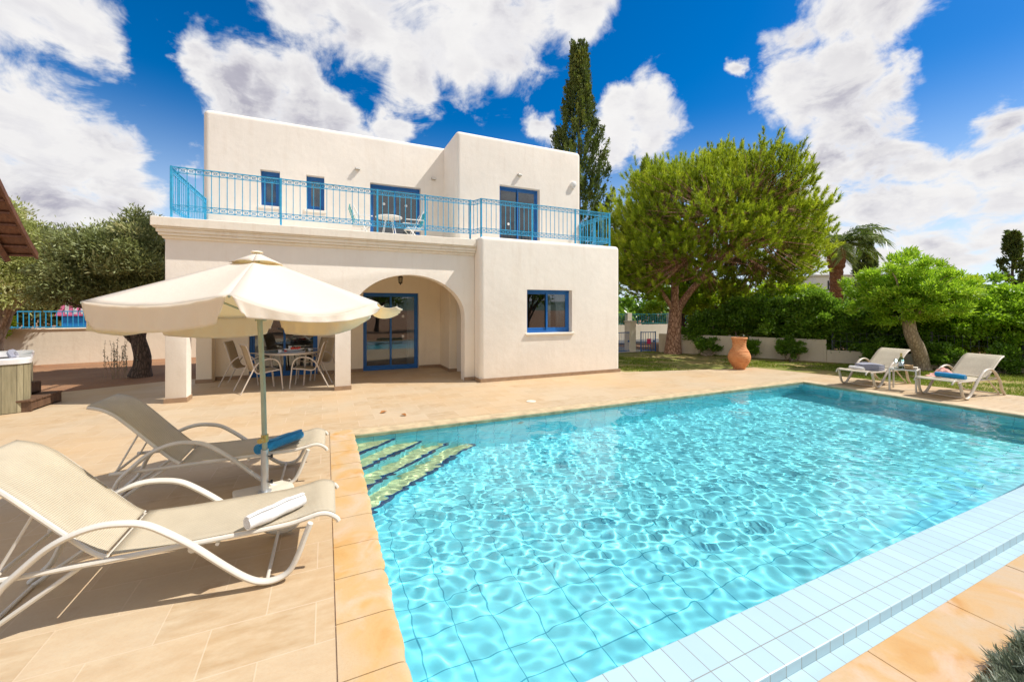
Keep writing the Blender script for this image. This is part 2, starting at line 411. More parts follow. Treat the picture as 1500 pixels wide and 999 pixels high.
# left coping: worn sandstone blocks with a thick irregular bullnose
cop = thing('pool_coping', 'worn yellow sandstone coping with rough white joints along the near left pool edge', 'pool coping', (0, 0, 0))
ys_ = [-.6, -.05, .36, .78, 1.22, 1.62, 2.02, 2.40, 2.80, 3.18, 3.60, 4.02, 4.42, 4.85, 5.28, 5.70, 6.195]
rr = random.Random(3)
for a, b in zip(ys_[:-1], ys_[1:]):
    mb = MB(); n = 9; prof = []
    for side in (0, 1):
        y = a+.004 if side == 0 else b-.004; ring = []
        for k in range(n):
            t = k/(n-1)*math.pi/2; ring.append((.345+.028*math.sin(t) - .0, y, .022*math.cos(t)-.018))
        prof.append(ring)
    NS = 8; rows = []
    for j in range(NS+1):
        y = a+.003+(b-a-.006)*j/NS; wob = rr.uniform(-.006, .006)+(-.008 if j in (0, NS) else 0)
        row = [(.052, y, -.055), (.052, y, .004)] + [(.30+wob*.5, y, .006)]
        row += [(.318+.042*math.sin(t)+wob, y, -.012+.018*math.cos(t)) for t in [q*math.pi/2/4 for q in range(5)]]
        row += [(.352+wob, y, -.045), (.335, y, -.058)]
        rows.append(row)
    k = len(rows[0]); vs = [v for r_ in rows for v in r_]; fs = []
    for j in range(NS):
        for q in range(k): fs.append((j*k+q, j*k+(q+1) % k, (j+1)*k+(q+1) % k, (j+1)*k+q))
    fs += [tuple(range(k)), tuple(NS*k+q for q in range(k))[::-1]]
    mb.add(vs, fs).build('coping_stone', M_stone, cop, smooth=True, angle=50)
M_joint = simple('coping_joint', (.50, .38, .27), .9, var=.15, scale=30, bump=.5)
MB().box(.0455, .34, -.6, 6.19, -.05, -.004).build('mortar', M_joint, cop)
# far and right nosing: low flush kerb whose face is dark and mossy
ns = thing('pool_edge_trim', 'thin dark mossy green stone lip along the far and right edges of the pool', 'pool edge trim', (0, 0, 0))
MB().box(.05, 10.39, 5.94, 6.195, -.056, .003).build('edge_slab', simple('edge_slab', (.52, .40, .24), .7, var=.25, scale=6), ns, bevel=.012)
MB().box(.36, 10.10, 5.915, 5.939, -.06, -.006).build('edge_lip', M_mossy, ns, bevel=.008)
MB().box(10.135, 10.395, -.5, 5.935, -.056, .003).build('edge_slab', simple('edge_slab_right', (.56, .44, .28), .7, var=.2, scale=6), ns, bevel=.012)
MB().box(10.105, 10.134, .8, 5.914, -.06, -.006).build('edge_lip', M_mossy, ns, bevel=.008)
# near coping: big polished golden slabs
nc = thing('pool_border', 'polished golden veined stone slabs bordering the near side of the overflow pool', 'pool border', (0, 0, 0))
xs_ = [-.2, .72, 1.6, 2.45, 3.28, 4.1, 4.9, 5.8, 6.8, 7.8, 8.8, 9.8, 10.1]
for a, b in zip(xs_[:-1], xs_[1:]):
    MB().box(a+.0015, b-.0015, .845, 1.135, -.035, .003+(.002 if int(a*10) % 2 else 0)).build('border_slab', M_stone2, nc, bevel=.004)
MB().box(-.2, 10.1, .86, 1.12, -.1045, -.0355).build('border_bed', M_joint, nc)
# leftovers on the deck: two dry leaves by the pool corner and a skimmer lid
leafm = simple('dry_leaf', (.42, .17, .04), .7, var=.3)
for (x, y, a, L, lab) in [(.86, 6.98, .6, .13, 'orange brown dry leaf behind the pool corner, the longer one'), (1.13, 6.66, 2.2, .10, 'smaller orange brown dry leaf nearest the pool corner')]:
    mb = MB(); vs = []; fs = []
    for i in range(7):
        t = i/6; wdt = .30*L*math.sin(math.pi*min(1, t*.95+.02))+.002
        for s in (-1, 0, 1): vs.append((L*(t-.5), s*wdt, .006+.02*abs(s)*math.sin(t*3)+.012*t))
    for i in range(6):
        for j in range(2): fs.append((i*3+j, i*3+j+1, i*3+4+j, i*3+3+j))
    mb.add(vs, fs); o = mb.build('dry_leaf', leafm, loc=(x, y, 0)); o.rotation_euler.z = a
    md = o.modifiers.new('t', 'SOLIDIFY'); md.thickness = .002
    tag(o, lab, 'leaf', 'dry leaves on the patio')
MB().lathe([(.0, 0), (.085, 0), (.09, .003), (.085, .007), (.0, .008)], 24).build('skimmer_lid', simple('lid_plastic', (.75, .68, .55), .5), loc=(3.43, 6.72, .001))
tag(bpy.data.objects['skimmer_lid'], 'small round cream skimmer lid set in the patio beside the far pool edge', 'lid')
MB().lathe([(.0, 0), (.045, 0), (.05, .012), (.02, .014), (0, .014)], 18, Matrix.Rotation(R(90), 4, 'X')).build('pool_light', simple('pool_fitting', (.45, .42, .36), .4), pool, loc=(2.85, 5.948, -.32))
# ------------------------------------------------------------------ villa
def stucco(name, col, dirt=.35):
    m, nt, p = mat(name); o = nt.obj()
    n = nt.noise(o, 1.1, 6, .6); f = nt.noise(o, 120, 3, .6); n5 = nt.noise(nt.mapping(o, scale=(6, 6, .7)), 1.3, 5, .6)
    c = nt.mix(nt.rng(n, .3, .7), tuple(x*.95 for x in col), tuple(min(1, x*1.03) for x in col))
    c = nt.mix(nt.math('MULTIPLY', nt.rng(n5, .52, .75), .13*dirt/.35), c, (.56, .44, .31))
    c = nt.mix(nt.math('MULTIPLY', nt.rng(nt.noise(nt.mapping(o, (3, 8, 2)), 5, 6, .65), .56, .75), .10), c, (.60, .47, .33))
    nt.set(p.inputs['Base Color'], c); p.inputs['Roughness'].default_value = .9; p.inputs['Specular IOR Level'].default_value = .2
    nt.set(p.inputs['Normal'], nt.bump(nt.math('ADD', nt.math('MULTIPLY', f, .5), nt.noise(o, 7, 5, .55)), .38, .014)); return m
M_wall = stucco('cream_stucco', (.87, .80, .705))
M_porch = stucco('porch_stucco', (.92, .80, .62))
M_trim = stucco('cornice_plaster', (.86, .79, .68), .8)
M_blue = simple('blue_frame_paint', (.010, .13, .42), .35, var=.12, scale=5)
M_rail = simple('light_blue_rail_paint', (.03, .36, .62), .38, var=.15, scale=14)
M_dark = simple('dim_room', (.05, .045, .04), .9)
M_curtain = simple('white_curtain', (.82, .81, .79), .9, var=.05)
M_plinth = simple('brown_skirting_tile', (.34, .22, .13), .6, var=.15)
M_white = simple('white_plastic', (.78, .77, .74), .5, var=.04)
def glass_mat(name, tint=.9):
    m, nt, p = mat(name); out = m.node_tree.nodes['Material Output']; m.node_tree.nodes.remove(p)
    fr = nt.new('ShaderNodeFresnel', {'IOR': 1.6}).outputs[0]
    g = nt.new('ShaderNodeBsdfGlossy', {'Color': (.9, .93, .95, 1), 'Roughness': .0}); t = nt.new('ShaderNodeBsdfTransparent', {'Color': (tint*.78, tint*.82, tint*.84, 1)})
    mx = nt.new('ShaderNodeMixShader', {0: nt.math('ADD', fr, .05), 1: t.outputs[0], 2: g.outputs[0]}); nt.l.new(mx.outputs[0], out.inputs[0]); return m
M_glass = glass_mat('window_glass')

villa = thing('villa', 'two storey cream stucco villa with blue windows and arched porch behind the pool', 'house', (2.3, 9.3, 0))
VL = Vector((2.3, 9.3, 0))
def vpart(o, parent=villa):
    o.parent = villa; o.matrix_parent_inverse = Matrix.Translation(-VL); return o

FY = 11.75
# openings (x0,x1,z0,z1)
DOORG = (.92, 2.41, .0, 2.13); DOORG2 = (-1.70, -.19, .0, 2.13)
WA, WB, DU = (-1.46, -1.04, 4.24, 5.12), (-.45, -.03, 4.24, 5.12), (1.10, 2.47, 3.3, 5.12)
mb = MB().box(-2.62, 7.03, FY, 14.4, 0, 6.40); main = mb.build('main_wall', M_wall, bevel=.13, seg=5)
cuts = [cutbox(a, b, FY-1, FY+.9, c, d) for (a, b, c, d) in (DOORG, DOORG2, WA, WB, DU)]
vpart(bake(main, cuts))
mb = MB().box(3.14, 7.05, 10.5, 14.35, 3.2, 6.42); up = mb.build('upper_wall', M_wall, bevel=.12, seg=5)
DR = (4.38, 5.64, 3.3, 5.13)
vpart(bake(up, [cutbox(DR[0], DR[1], 9, 11.3, DR[2], DR[3])]))
WG = (4.43, 5.71, 1.10, 2.16)
mb = MB().box(3.23, 7.22, 8.9, 13, -.05, 3.37); rm = mb.build('room_wall', M_wall, bevel=.10, seg=5)
vpart(bake(rm, [cutbox(WG[0], WG[1], 8, 9.7, WG[2], WG[3]), cutbox(2.9, 3.75, 9.62, 10.75, -.1, 2.6), cutbox(2.9, 3.2301, 8, 14, -.2, 4)]))
# porch front wall with arches
def arch_poly(xa, xb, zs, rise, n=24):
    c, h = (xa+xb)/2, (xb-xa)/2
    return [(xa, -.5)] + [(c-h*math.cos(math.pi*k/n), zs+rise*math.sin(math.pi*k/n)) for k in range(n+1)] + [(xb, -.5)]
mb = MB().box(-2.62, 3.228, 9.27, 9.57, -.02, 3.0); pw = mb.build('porch_wall', M_wall, bevel=.012, seg=2)
c1 = MB().prism(arch_poly(.48, 2.98, 1.50, .95), 'y', 9, 10).build('cutter', M_dummy)
c2 = MB().prism(arch_poly(-2.31, .18, 1.15, .90), 'y', 9, 10).build('cutter', M_dummy)
vpart(bake(pw, [c1, c2]))
mb = MB().box(-2.60, 3.228, 9.571, FY-.001, 2.72, 3.28); vpart(mb.build('porch_ceiling', M_porch))
mb = MB().box(-2.68, -2.38, 11.45, FY-.001, 0, 2.719); vpart(mb.build('pilaster', M_porch, bevel=.01))
mb = MB().box(2.41+.62, 3.2295, 10.752, FY-.001, 0, 2.719); vpart(mb.build('porch_side_wall', M_porch, bevel=.008))
mb = MB().box(-2.37, DOORG2[0]-.0, FY-.006, FY-.0005, 0.09, 2.719).box(DOORG2[1], DOORG[0], FY-.006, FY-.0005, .09, 2.719).box(DOORG[1], 3.029, FY-.006, FY-.0005, .09, 2.719)
mb.box(DOORG2[0], DOORG2[1], FY-.006, FY-.0005, 2.13, 2.719).box(DOORG[0], DOORG[1], FY-.006, FY-.0005, 2.13, 2.719)
vpart(mb.build('porch_back_wall', M_porch))
# cornice: stepped mouldings round the front and the left side
cor = MB()
def ring(o0, z0, z1):
    cor.prism([(-2.62-o0, 9.27-o0), (3.228, 9.27-o0), (3.228, 9.60), (-2.30, 9.60), (-2.30, 14.4), (-2.62-o0, 14.4)], 'z', z0, z1)
ring(.035, 2.955, 3.005); ring(.08, 3.006, 3.055); ring(.105, 3.056, 3.125); ring(.165, 3.150, 3.315); ring(.14, 3.1255, 3.1495)
vpart(cor.build('cornice', M_trim, bevel=.014, seg=2))
mb = MB().box(-2.55, 7.0, 9.7, FY-.001, 3.281, 3.312); vpart(mb.build('terrace_floor', M_trim))
# skirting tiles
for (a, b, c, d) in [(3.215, 7.235, 8.885, 8.9), (3.21, 3.2295, 8.885, 9.27), (-2.635, -2.295, 9.255, 9.27), (.165, .495, 9.255, 9.27), (-2.31, -2.295, 9.271, 9.585), (.48, .495, 9.271, 9.585), (.165, .18, 9.271, 9.585),
                     (2.965, 3.2, 9.255, 9.27), (-2.37, DOORG2[0], FY-.016, FY-.0065), (DOORG2[1], DOORG[0], FY-.016, FY-.0065), (DOORG[1], 3.02, FY-.016, FY-.0065), (3.015, 3.2295, 10.738, 10.751), (3.016, 3.029, 10.7515, FY-.017), (-2.69, -2.37, 11.436, 11.449)]:
    vpart(MB().box(a, b, c, d, 0.0005, .085).build('skirting', M_plinth))

# joinery
def joinery(kind, op, y, n=2, sill=False, curtain=None, depth=.12, sticker=(), fw=.055, solid=M_dark, mat_=M_blue):
    x0, x1, z0, z1 = op; yf = y+depth
    mb = MB()
    mb.box(x0, x1, yf, yf+.07, z0, z0+fw).box(x0, x1, yf, yf+.07, z1-fw, z1)
    mb.box(x0, x0+fw, yf+.001, yf+.069, z0+fw, z1-fw).box(x1-fw, x1, yf+.001, yf+.069, z0+fw, z1-fw)
    fr = vpart(mb.build(kind, mat_, bevel=.004))
    iw = (x1-x0-2*fw); inv = Matrix.Translation(-VL)
    def sub(o): o.parent = fr; return o
    for k in range(n):
        a = x0+fw+iw*k/n-(.028 if k else 0); b = x0+fw+iw*(k+1)/n+(.028 if k < n-1 else 0)
        yy = yf+.008+(.03 if k == 0 and n > 1 else 0); s = .048 if n > 1 else .05
        m2 = MB().box(a, b, yy, yy+.028, z0+fw, z0+fw+s+.02).box(a, b, yy, yy+.028, z1-fw-s, z1-fw)
        m2.box(a, a+s, yy+.001, yy+.027, z0+fw+s+.02, z1-fw-s).box(b-s, b, yy+.001, yy+.027, z0+fw+s+.02, z1-fw-s)
        sub(m2.build('sash', mat_, bevel=.003))
        sub(MB().box(a+s, b-s, yy+.010, yy+.016, z0+fw+s+.02, z1-fw-s).build('pane', M_glass))
        for (sk_, sz) in sticker:
            if sk_ == k:
                xm = (a+b)/2
                sub(MB().lathe([(0, 0), (.038, 0), (.038, .002), (0, .002)], 20, Matrix.Translation((xm, yy+.0085, sz)) @ Matrix.Rotation(R(90), 4, 'X')).build('round_sticker', M_white))
    if curtain:
        for (ca, cb) in curtain:
            m3 = MB(); N = 40; vs = []
            for i in range(N+1):
                x = ca+(cb-ca)*i/N; yy = yf+.115+.022*math.sin(i*1.25)+.008*math.sin(i*2.9)
                vs += [(x, yy, z0+.03), (x, yy, z1-.02)]
            m3.add(vs, [(2*i, 2*i+2, 2*i+3, 2*i+1) for i in range(N)])
            c = sub(m3.build('curtain', M_curtain, smooth=True)); c.modifiers.new('t', 'SOLIDIFY').thickness = .003
    # shallow box behind the glass; an unlit room's dimness is in its near-black colour
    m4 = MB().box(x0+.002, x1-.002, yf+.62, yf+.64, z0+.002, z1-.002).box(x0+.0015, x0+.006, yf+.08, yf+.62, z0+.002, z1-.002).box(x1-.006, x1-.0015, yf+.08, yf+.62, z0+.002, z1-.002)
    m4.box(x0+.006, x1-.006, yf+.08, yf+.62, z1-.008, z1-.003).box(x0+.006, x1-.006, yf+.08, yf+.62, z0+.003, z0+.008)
    sub(m4.build('dim_room_lining', solid))
    if sill:
        sub(MB().box(x0-.05, x1+.05, y-.045, yf, z0-.045, z0-.001).build('sill', M_trim, bevel=.008))
    return fr
def lab(o, t): o['label'] = t
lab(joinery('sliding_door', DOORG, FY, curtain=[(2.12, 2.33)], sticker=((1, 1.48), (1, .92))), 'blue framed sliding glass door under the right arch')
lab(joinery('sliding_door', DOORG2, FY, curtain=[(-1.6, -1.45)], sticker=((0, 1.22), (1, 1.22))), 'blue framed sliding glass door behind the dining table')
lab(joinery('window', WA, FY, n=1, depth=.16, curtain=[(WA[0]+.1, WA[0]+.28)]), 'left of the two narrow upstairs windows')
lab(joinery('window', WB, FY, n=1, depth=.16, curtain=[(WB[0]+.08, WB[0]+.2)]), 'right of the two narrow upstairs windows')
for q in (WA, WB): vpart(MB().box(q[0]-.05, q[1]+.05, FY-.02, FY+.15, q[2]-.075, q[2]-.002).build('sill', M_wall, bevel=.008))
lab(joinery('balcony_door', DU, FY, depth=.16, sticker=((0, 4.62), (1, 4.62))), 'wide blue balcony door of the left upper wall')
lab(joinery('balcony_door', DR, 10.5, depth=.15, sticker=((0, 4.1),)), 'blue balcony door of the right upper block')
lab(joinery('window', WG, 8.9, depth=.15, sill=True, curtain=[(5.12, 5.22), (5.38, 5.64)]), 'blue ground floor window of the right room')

# balcony railing
def rail(p0, p1, posts, inv=True):
    """one straight run; p0,p1 (x,y); posts: fractions"""
    a, b = Vector((*p0, 0)), Vector((*p1, 0)); L = (b-a).length; d = (b-a)/L
    ang = math.atan2(d.y, d.x); M = Matrix.Translation(a) @ Matrix.Rotation(ang, 4, 'Z')
    zt, zb = 4.27, 3.36
    mb = MB()
    mb.box(0, L, -.016, .016, zt-.012, zt+.004, M); mb.box(0, L, -.008, .008, zt-.108, zt-.094, M)
    mb.box(0, L, -.008, .008, 3.575, 3.589, M); mb.box(0, L, -.008, .008, 3.475, 3.489, M)
    n = max(1, round(L/.122)); s = L/n
    for i in range(n+1):
        mb.box(i*s-.006, i*s+.006, -.006, .006, 3.489, zt-.012, M)
    for i in range(n):
        for (z0, z1) in ((zt-.094, zt-.012), (3.489, 3.575)):
            for (u0, u1) in ((0, 1), (1, 0)):
                p = M @ Vector((i*s+u0*s, 0, z0)); q = M @ Vector((i*s+u1*s, 0, z1))
                mb.tube([p, (p+q)/2, q], .0042, 4, caps=False)
            c = M @ Vector((i*s+s/2, 0, (z0+z1)/2)); e = M.to_3x3() @ Vector((1, 0, 0))
            mb.tube([c+e*(.026*math.cos(t))+Vector((0,0,.026*math.sin(t))) for t in [k*math.pi/4 for k in range(9)]], .0042, 4, caps=False)
    r = vpart(mb.build('balcony_railing', M_rail))
    for f in posts:
        pm = MB().box(L*f-.017, L*f+.017, -.017, .017, 3.30, zt+.012, M).box(L*f-.045, L*f+.045, -.045, .045, 3.316, 3.324, M)
        o = pm.build('post', M_rail, r)
rail((-2.56, 9.33), (3.22, 9.33), (0.003, .303, .62, .80, .985))
rail((-2.56, 9.36), (-2.56, 11.72), (.45, 1.0))
rail((3.22, 9.33), (3.32, 9.08), (1.0,))
rail((3.32, 9.06), (7.02, 9.06), (.36, .70, .995))
rail((7.02, 9.08), (7.02, 10.48), (.5, 1.0))

# wall fittings
def bulkhead(x, y, z, label):
    t = thing('wall_light', label, 'wall light', (x, y, z), 0, 'wall lights of the upper storey')
    MB().box(-.065, .065, -.07, 0, -.03, .03).build('housing', simple('lamp_housing', (.42, .38, .31), .4), t, bevel=.014)
    MB().box(-.055, .055, -.088, -.0705, -.02, .012).build('diffuser', M_white, t, bevel=.008)
bulkhead(.78, FY, 5.43, 'small oblong wall light above and left of the wide upstairs balcony door')
bulkhead(2.83, FY, 5.43, 'small oblong wall light in the shade right of the wide upstairs balcony door')
bulkhead(4.98, 10.5, 5.46, 'small oblong wall light directly above the balcony door of the right block')
t = thing('alarm_siren', 'round white alarm box high on the right end of the upper wall', 'alarm', (6.77, 10.5, 5.42))
MB().lathe([(0, 0), (.085, 0), (.09, .03), (.075, .075), (.03, .09), (0, .09)], 24, Matrix.Rotation(R(90), 4, 'X')).build('housing', M_white, t, smooth=True)
MB().box(-.035, .035, -.06, -.0, -.13, -.08).build('bracket', M_white, t, bevel=.01)
# hanging lantern in the arch
t = thing('hanging_lantern', 'small dark metal lantern hanging under the porch arch in front of the glass door', 'lantern', (1.62, 10.0, 2.72))
iron = simple('dark_iron', (.04, .03, .025), .5, .6)
MB().tube([(0,0,0), (0,0,-.22)], .006, 6).box(-.03, .03, -.03, .03, -.012, 0).build('chain', iron, t)
mb = MB().lathe([(.0, -.22), (.022, -.23), (.03, -.25), (.062, -.275), (.066, -.285), (0, -.285)], 6)
for k in range(6):
    a = k*math.pi/3; mb.tube([(.055*math.cos(a), .055*math.sin(a), -.285), (.04*math.cos(a), .04*math.sin(a), -.40)], .005, 4)
mb.lathe([(0, -.40), (.048, -.40), (.045, -.415), (.02, -.43), (.008, -.46), (0, -.462)], 6); mb.build('lantern_frame', iron, t)
MB().lathe([(.0, -.287), (.047, -.287), (.034, -.398), (0, -.398)], 6).build('lantern_glass', simple('amber_glass', (.35, .28, .17), .2), t)
# balcony furniture
M_teal = simple('turquoise_slats', (.05, .42, .42), .5)
def balcony_chair(name, label, loc, rz):
    t = thing(name, label, 'chair', loc, rz, 'folding chairs on the balcony')
    for s in (-1, 1):
        MB().tube([(.22, s*.24, 0), (-.2, s*.24, .86)], .013, 6).build('leg', M_white, t)
        MB().tube([(-.22, s*.24, 0), (.20, s*.24, .44)], .013, 6).build('leg', M_white, t)
        MB().box(-.2, .24, s*.25-.02, s*.25+.02, .62, .64).build('armrest', M_white, t, bevel=.005)
    MB().box(-.2, .22, -.225, .225, .42, .445).build('seat', M_white, t, bevel=.01)
    mb = MB()
    for k in range(6): mb.box(-.185-.02*k, -.165-.02*k, -.225, .225, .50+.065*k, .555+.065*k)
    mb.build('backrest', M_teal, t, bevel=.006)
balcony_chair('balcony_chair', 'turquoise backed white folding chair on the balcony, left of the small table', (.80, 10.75, 3.312), 0)
balcony_chair('balcony_chair', 'turquoise backed white folding chair on the balcony, right of the small table', (2.08, 10.75, 3.312), math.pi)
t = thing('balcony_table', 'small white table on the balcony between the two turquoise chairs', 'table', (1.45, 10.7, 3.312))
MB().lathe([(0, .66), (.32, .66), (.33, .67), (.32, .685), (0, .685)], 28).build('tabletop', M_white, t)
for k in range(4):
    a = k*math.pi/2+.8; MB().tube([(.1*math.cos(a), .1*math.sin(a), .66), (.27*math.cos(a), .27*math.sin(a), 0)], .012, 6).build('leg', M_white, t)
# ------------------------------------------------------------------ parasol
M_canvas, _n, _p = mat('cream_canvas')
_o = _n.obj(); _w = _n.noise(_o, 5, 4, .5)
_col = _n.mix(_w, (.84, .825, .785), (.88, .865, .825))
_n.set(_p.inputs['Base Color'], _col); _p.inputs['Roughness'].default_value = .85
_n.set(_p.inputs['Normal'], _n.bump(_n.noise(_o, 9, 5, .6), .25, .02))
_tr = _n.new('ShaderNodeBsdfTranslucent', {'Color': (.98, .78, .40, 1)})
_mx = _n.new('ShaderNodeMixShader', {0: .42, 1: _p.outputs[0], 2: _tr.outputs[0]})
_n.l.new(_mx.outputs[0], M_canvas.node_tree.nodes['Material Output'].inputs[0])
M_pole = simple('sage_pole_paint', (.36, .42, .33), .35, .1, var=.12, scale=6)
M_steel = simple('pale_steel', (.55, .57, .58), .35, .5, var=.08)
M_black = simple('black_plastic', (.02, .02, .02), .4)
M_brass = simple('yellow_brass', (.55, .42, .14), .35, .5)

UX, UY, UR, UP, UZ = -.534, 4.253, 1.105, -5.787+math.pi, 1.712
par = thing('parasol', 'cream canvas parasol with hanging flaps on a sage green pole between the two near loungers', 'parasol', (-.5, 4.30, 0))
PL = Vector((-.5, 4.30, 0))
def upart(o, parent=None):
    o.parent = parent or par
    if parent is None: o.matrix_parent_inverse = Matrix.Translation(-PL)
    return o
def rimz(dx, dy): return UZ - .069*dy
cor6 = []
for k in range(6):
    a = UP+k*math.pi/3; dx, dy = UR*math.cos(a), UR*math.sin(a)
    cor6.append(Vector((UX+dx, UY+dy, rimz(dx, dy))))
apex = Vector((UX-.02, UY, 2.155))
tv = .14
# corners run A, B, front right, far right, back, back left
SAG = [.05, .052, .05, .05, .05, .05]
order = sorted(range(6), key=lambda k: (lambda m: -(m.x*.41+m.y*.91)*0+math.hypot(m.x-.6, m.y-0))((cor6[k]+cor6[(k+1)%6])/2))
KF = order[0]      # the side nearest the viewer on the right, blown by the wind
SAG[KF] = .125
vs, fs = [], []; NR, NA = 14, 10
for k in range(6):
    A, B = cor6[k], cor6[(k+1) % 6]; base = len(vs)
    for i in range(NR+1):
        t = tv+(1-tv)*i/NR
        for j in range(NA+1):
            u = j/NA; e = A.lerp(B, u); p = apex.lerp(e, t)
            p.z -= SAG[k]*t*t*math.sin(math.pi*u) + .012*math.sin(math.pi*t)*math.sin(math.pi*u)   # cloth sags between the ribs
            p.z += .0025*math.sin(u*19+k)*t*math.sin(math.pi*u)*(1 if i > NR-3 else .3)
            vs.append(tuple(p))
    for i in range(NR):
        for j in range(NA):
            q = base+i*(NA+1)+j; fs.append((q, q+1, q+NA+2, q+NA+1))
can = MB(); can.v, can.f = vs, fs
o = can.build('canopy', M_canvas, smooth=True, angle=60); upart(o); o.modifiers.new('t', 'SOLIDIFY').thickness = .004; canopy = o
# raised vent cap
vs, fs = [], []
for k in range(6):
    a0, a1 = apex.lerp(cor6[k], .20), apex.lerp(cor6[(k+1) % 6], .20); base = len(vs)
    for i in range(4):
        t = i/3
        for j in range(7):
            u = j/6; p = (apex+Vector((0,0,.022))).lerp(a0.lerp(a1, u), t); p.z += .018+.016*math.sin(math.pi*u)*t; vs.append(tuple(p))
    for i in range(3):
        for j in range(6): q = base+i*7+j; fs.append((q, q+1, q+8, q+7))
can = MB(); can.v, can.f = vs, fs
o = upart(can.build('vent_cap', M_canvas, smooth=True, angle=60)); o.modifiers.new('t', 'SOLIDIFY').thickness = .004
upart(MB().lathe([(0, .0), (.045, .0), (.05, .006), (.036, .016), (.015, .02), (0, .021)], 20, Matrix.Translation(apex+Vector((0,0,.036)))).build('finial', M_canvas, smooth=True))
# flaps hanging from each side, with rounded lower ends; the wind lifts those on the right
def smooth01(x): x = max(0, min(1, x)); return x*x*(3-2*x)
for k in range(6):
    A, B = cor6[k], cor6[(k+1) % 6]; e = (B-A); L = e.length; d = e/L
    mid = (A+B)/2; outn = Vector((mid.x-UX, mid.y-UY, 0)).normalized()
    g0, g1 = .012, L-.012; H = .178 if min(A.y, B.y) < UY-.2 else .21
    N = 40; M_ = 8; vs = []
    # wind: how far each end is lifted
    ca, cb = Vector((A.x-UX, A.y-UY)), Vector((B.x-UX, B.y-UY))
    def lift(s):
        p = A+d*s; wx = (p.x-UX)/UR; wy = (p.y-UY)/UR
        return smooth01((wx-.42)/.5)*1.0
    for i in range(N+1):
        s = g0+(g1-g0)*i/N; x = min(s-g0, g1-s)
        u = s/L
        top = A+d*s; top.z -= SAG[k]*math.sin(math.pi*u)
        h = H*(1-.30*(1-smooth01(x/.10)))*(1 if k != KF else 1.0-.72*math.sin(math.pi*min(1, u*1.02))**.6)
        l = lift(s)
        for j in range(M_+1):
            t = j/M_; ang = 1.45*l*t**.7
            fl = .010*math.sin(s*11+k*2)*t*(1-l)+.007*math.sin(s*41+k)*t
            inset = -.02*t if l < .1 else 0
            sh = (1 if s < L/2 else -1)*.10*(1-smooth01(x/.11))*t*.5
            p = top + outn*(math.sin(ang)*h*t*1.0+fl+.004+inset*0) - Vector((0,0,1))*(h*t*math.cos(ang)) + d*sh
            if l > .3: p += outn*(.04*t*l)
            vs.append(tuple(p))
    fs = [(i*(M_+1)+j, (i+1)*(M_+1)+j, (i+1)*(M_+1)+j+1, i*(M_+1)+j+1) for i in range(N) for j in range(M_)]
    can = MB(); can.v, can.f = vs, fs
    o = upart(can.build('valance', M_canvas, smooth=True, angle=80)); o.modifiers.new('t', 'SOLIDIFY').thickness = .003
hub = Vector((UX-.012, UY+.01, 2.02)); run = Vector((UX+.006, UY+.02, 1.62))
for k in range(6):
    c = cor6[k]; 
    upart(MB().tube([hub+(c-hub)*.03, hub.lerp(c, .5)+Vector((0,0,.012)), c+Vector((0,0,-.012))], .009, 6).build('rib', M_pole))
    upart(MB().tube([run, hub.lerp(c, .52)+Vector((0,0,-.0))], .007, 6).build('strut', M_pole))
upart(MB().lathe([(0,-.03),(.045,-.03),(.045,.03),(0,.03)], 16, Matrix.Translation(run)).build('runner', M_pole))
upart(MB().lathe([(0,-.03),(.045,-.03),(.045,.04),(0,.04)], 16, Matrix.Translation(hub)).build('crown_hub', M_pole))
upart(MB().tube([(-.5, 4.30, .42), (-.5-.012, 4.295, 1.0), (UX, UY+.005, 1.6), (apex.x, apex.y, 2.2)], .0215, 16).build('pole', M_pole, smooth=True))
sk = upart(MB().tube([(-.5, 4.30, .05), (-.5, 4.30, .43)], .031, 20).build('base_socket', M_steel, smooth=True))
for z in (.14, .37):
    k = MB().tube([(-.47, 4.285, z), (-.445, 4.272, z)], .006, 8).lathe([(0, 0), (.018, 0), (.018, .018), (0, .018)], 8, Matrix.Translation((-.452, 4.276, z)) @ Matrix.Rotation(R(90), 4, 'Y')).build('knob', M_black); upart(k)
upart(MB().tube([(-.515, 4.25, .53), (-.53, 4.215, .53)], .022, 12).lathe([(0, -.03), (.03, -.03), (.03, .035), (0, .035)], 16, Matrix.Translation((-.5, 4.30, .53))).build('clamp', M_brass))
pl = MB().box(-.235, .235, -.20, .20, 0, .05).build('base_slab', simple('pale_base_slab', (.66, .60, .50), .7, var=.08)); upart(pl); pl.matrix_parent_inverse = Matrix(); pl.rotation_euler.z = R(12)
pl.modifiers.new('bevel', 'BEVEL').width = .01
upart(MB().lathe([(.032, .05), (.055, .05), (.055, .058), (.032, .062)], 20, Matrix.Translation((-.5, 4.3, 0)), caps=False).build('collar', M_steel))

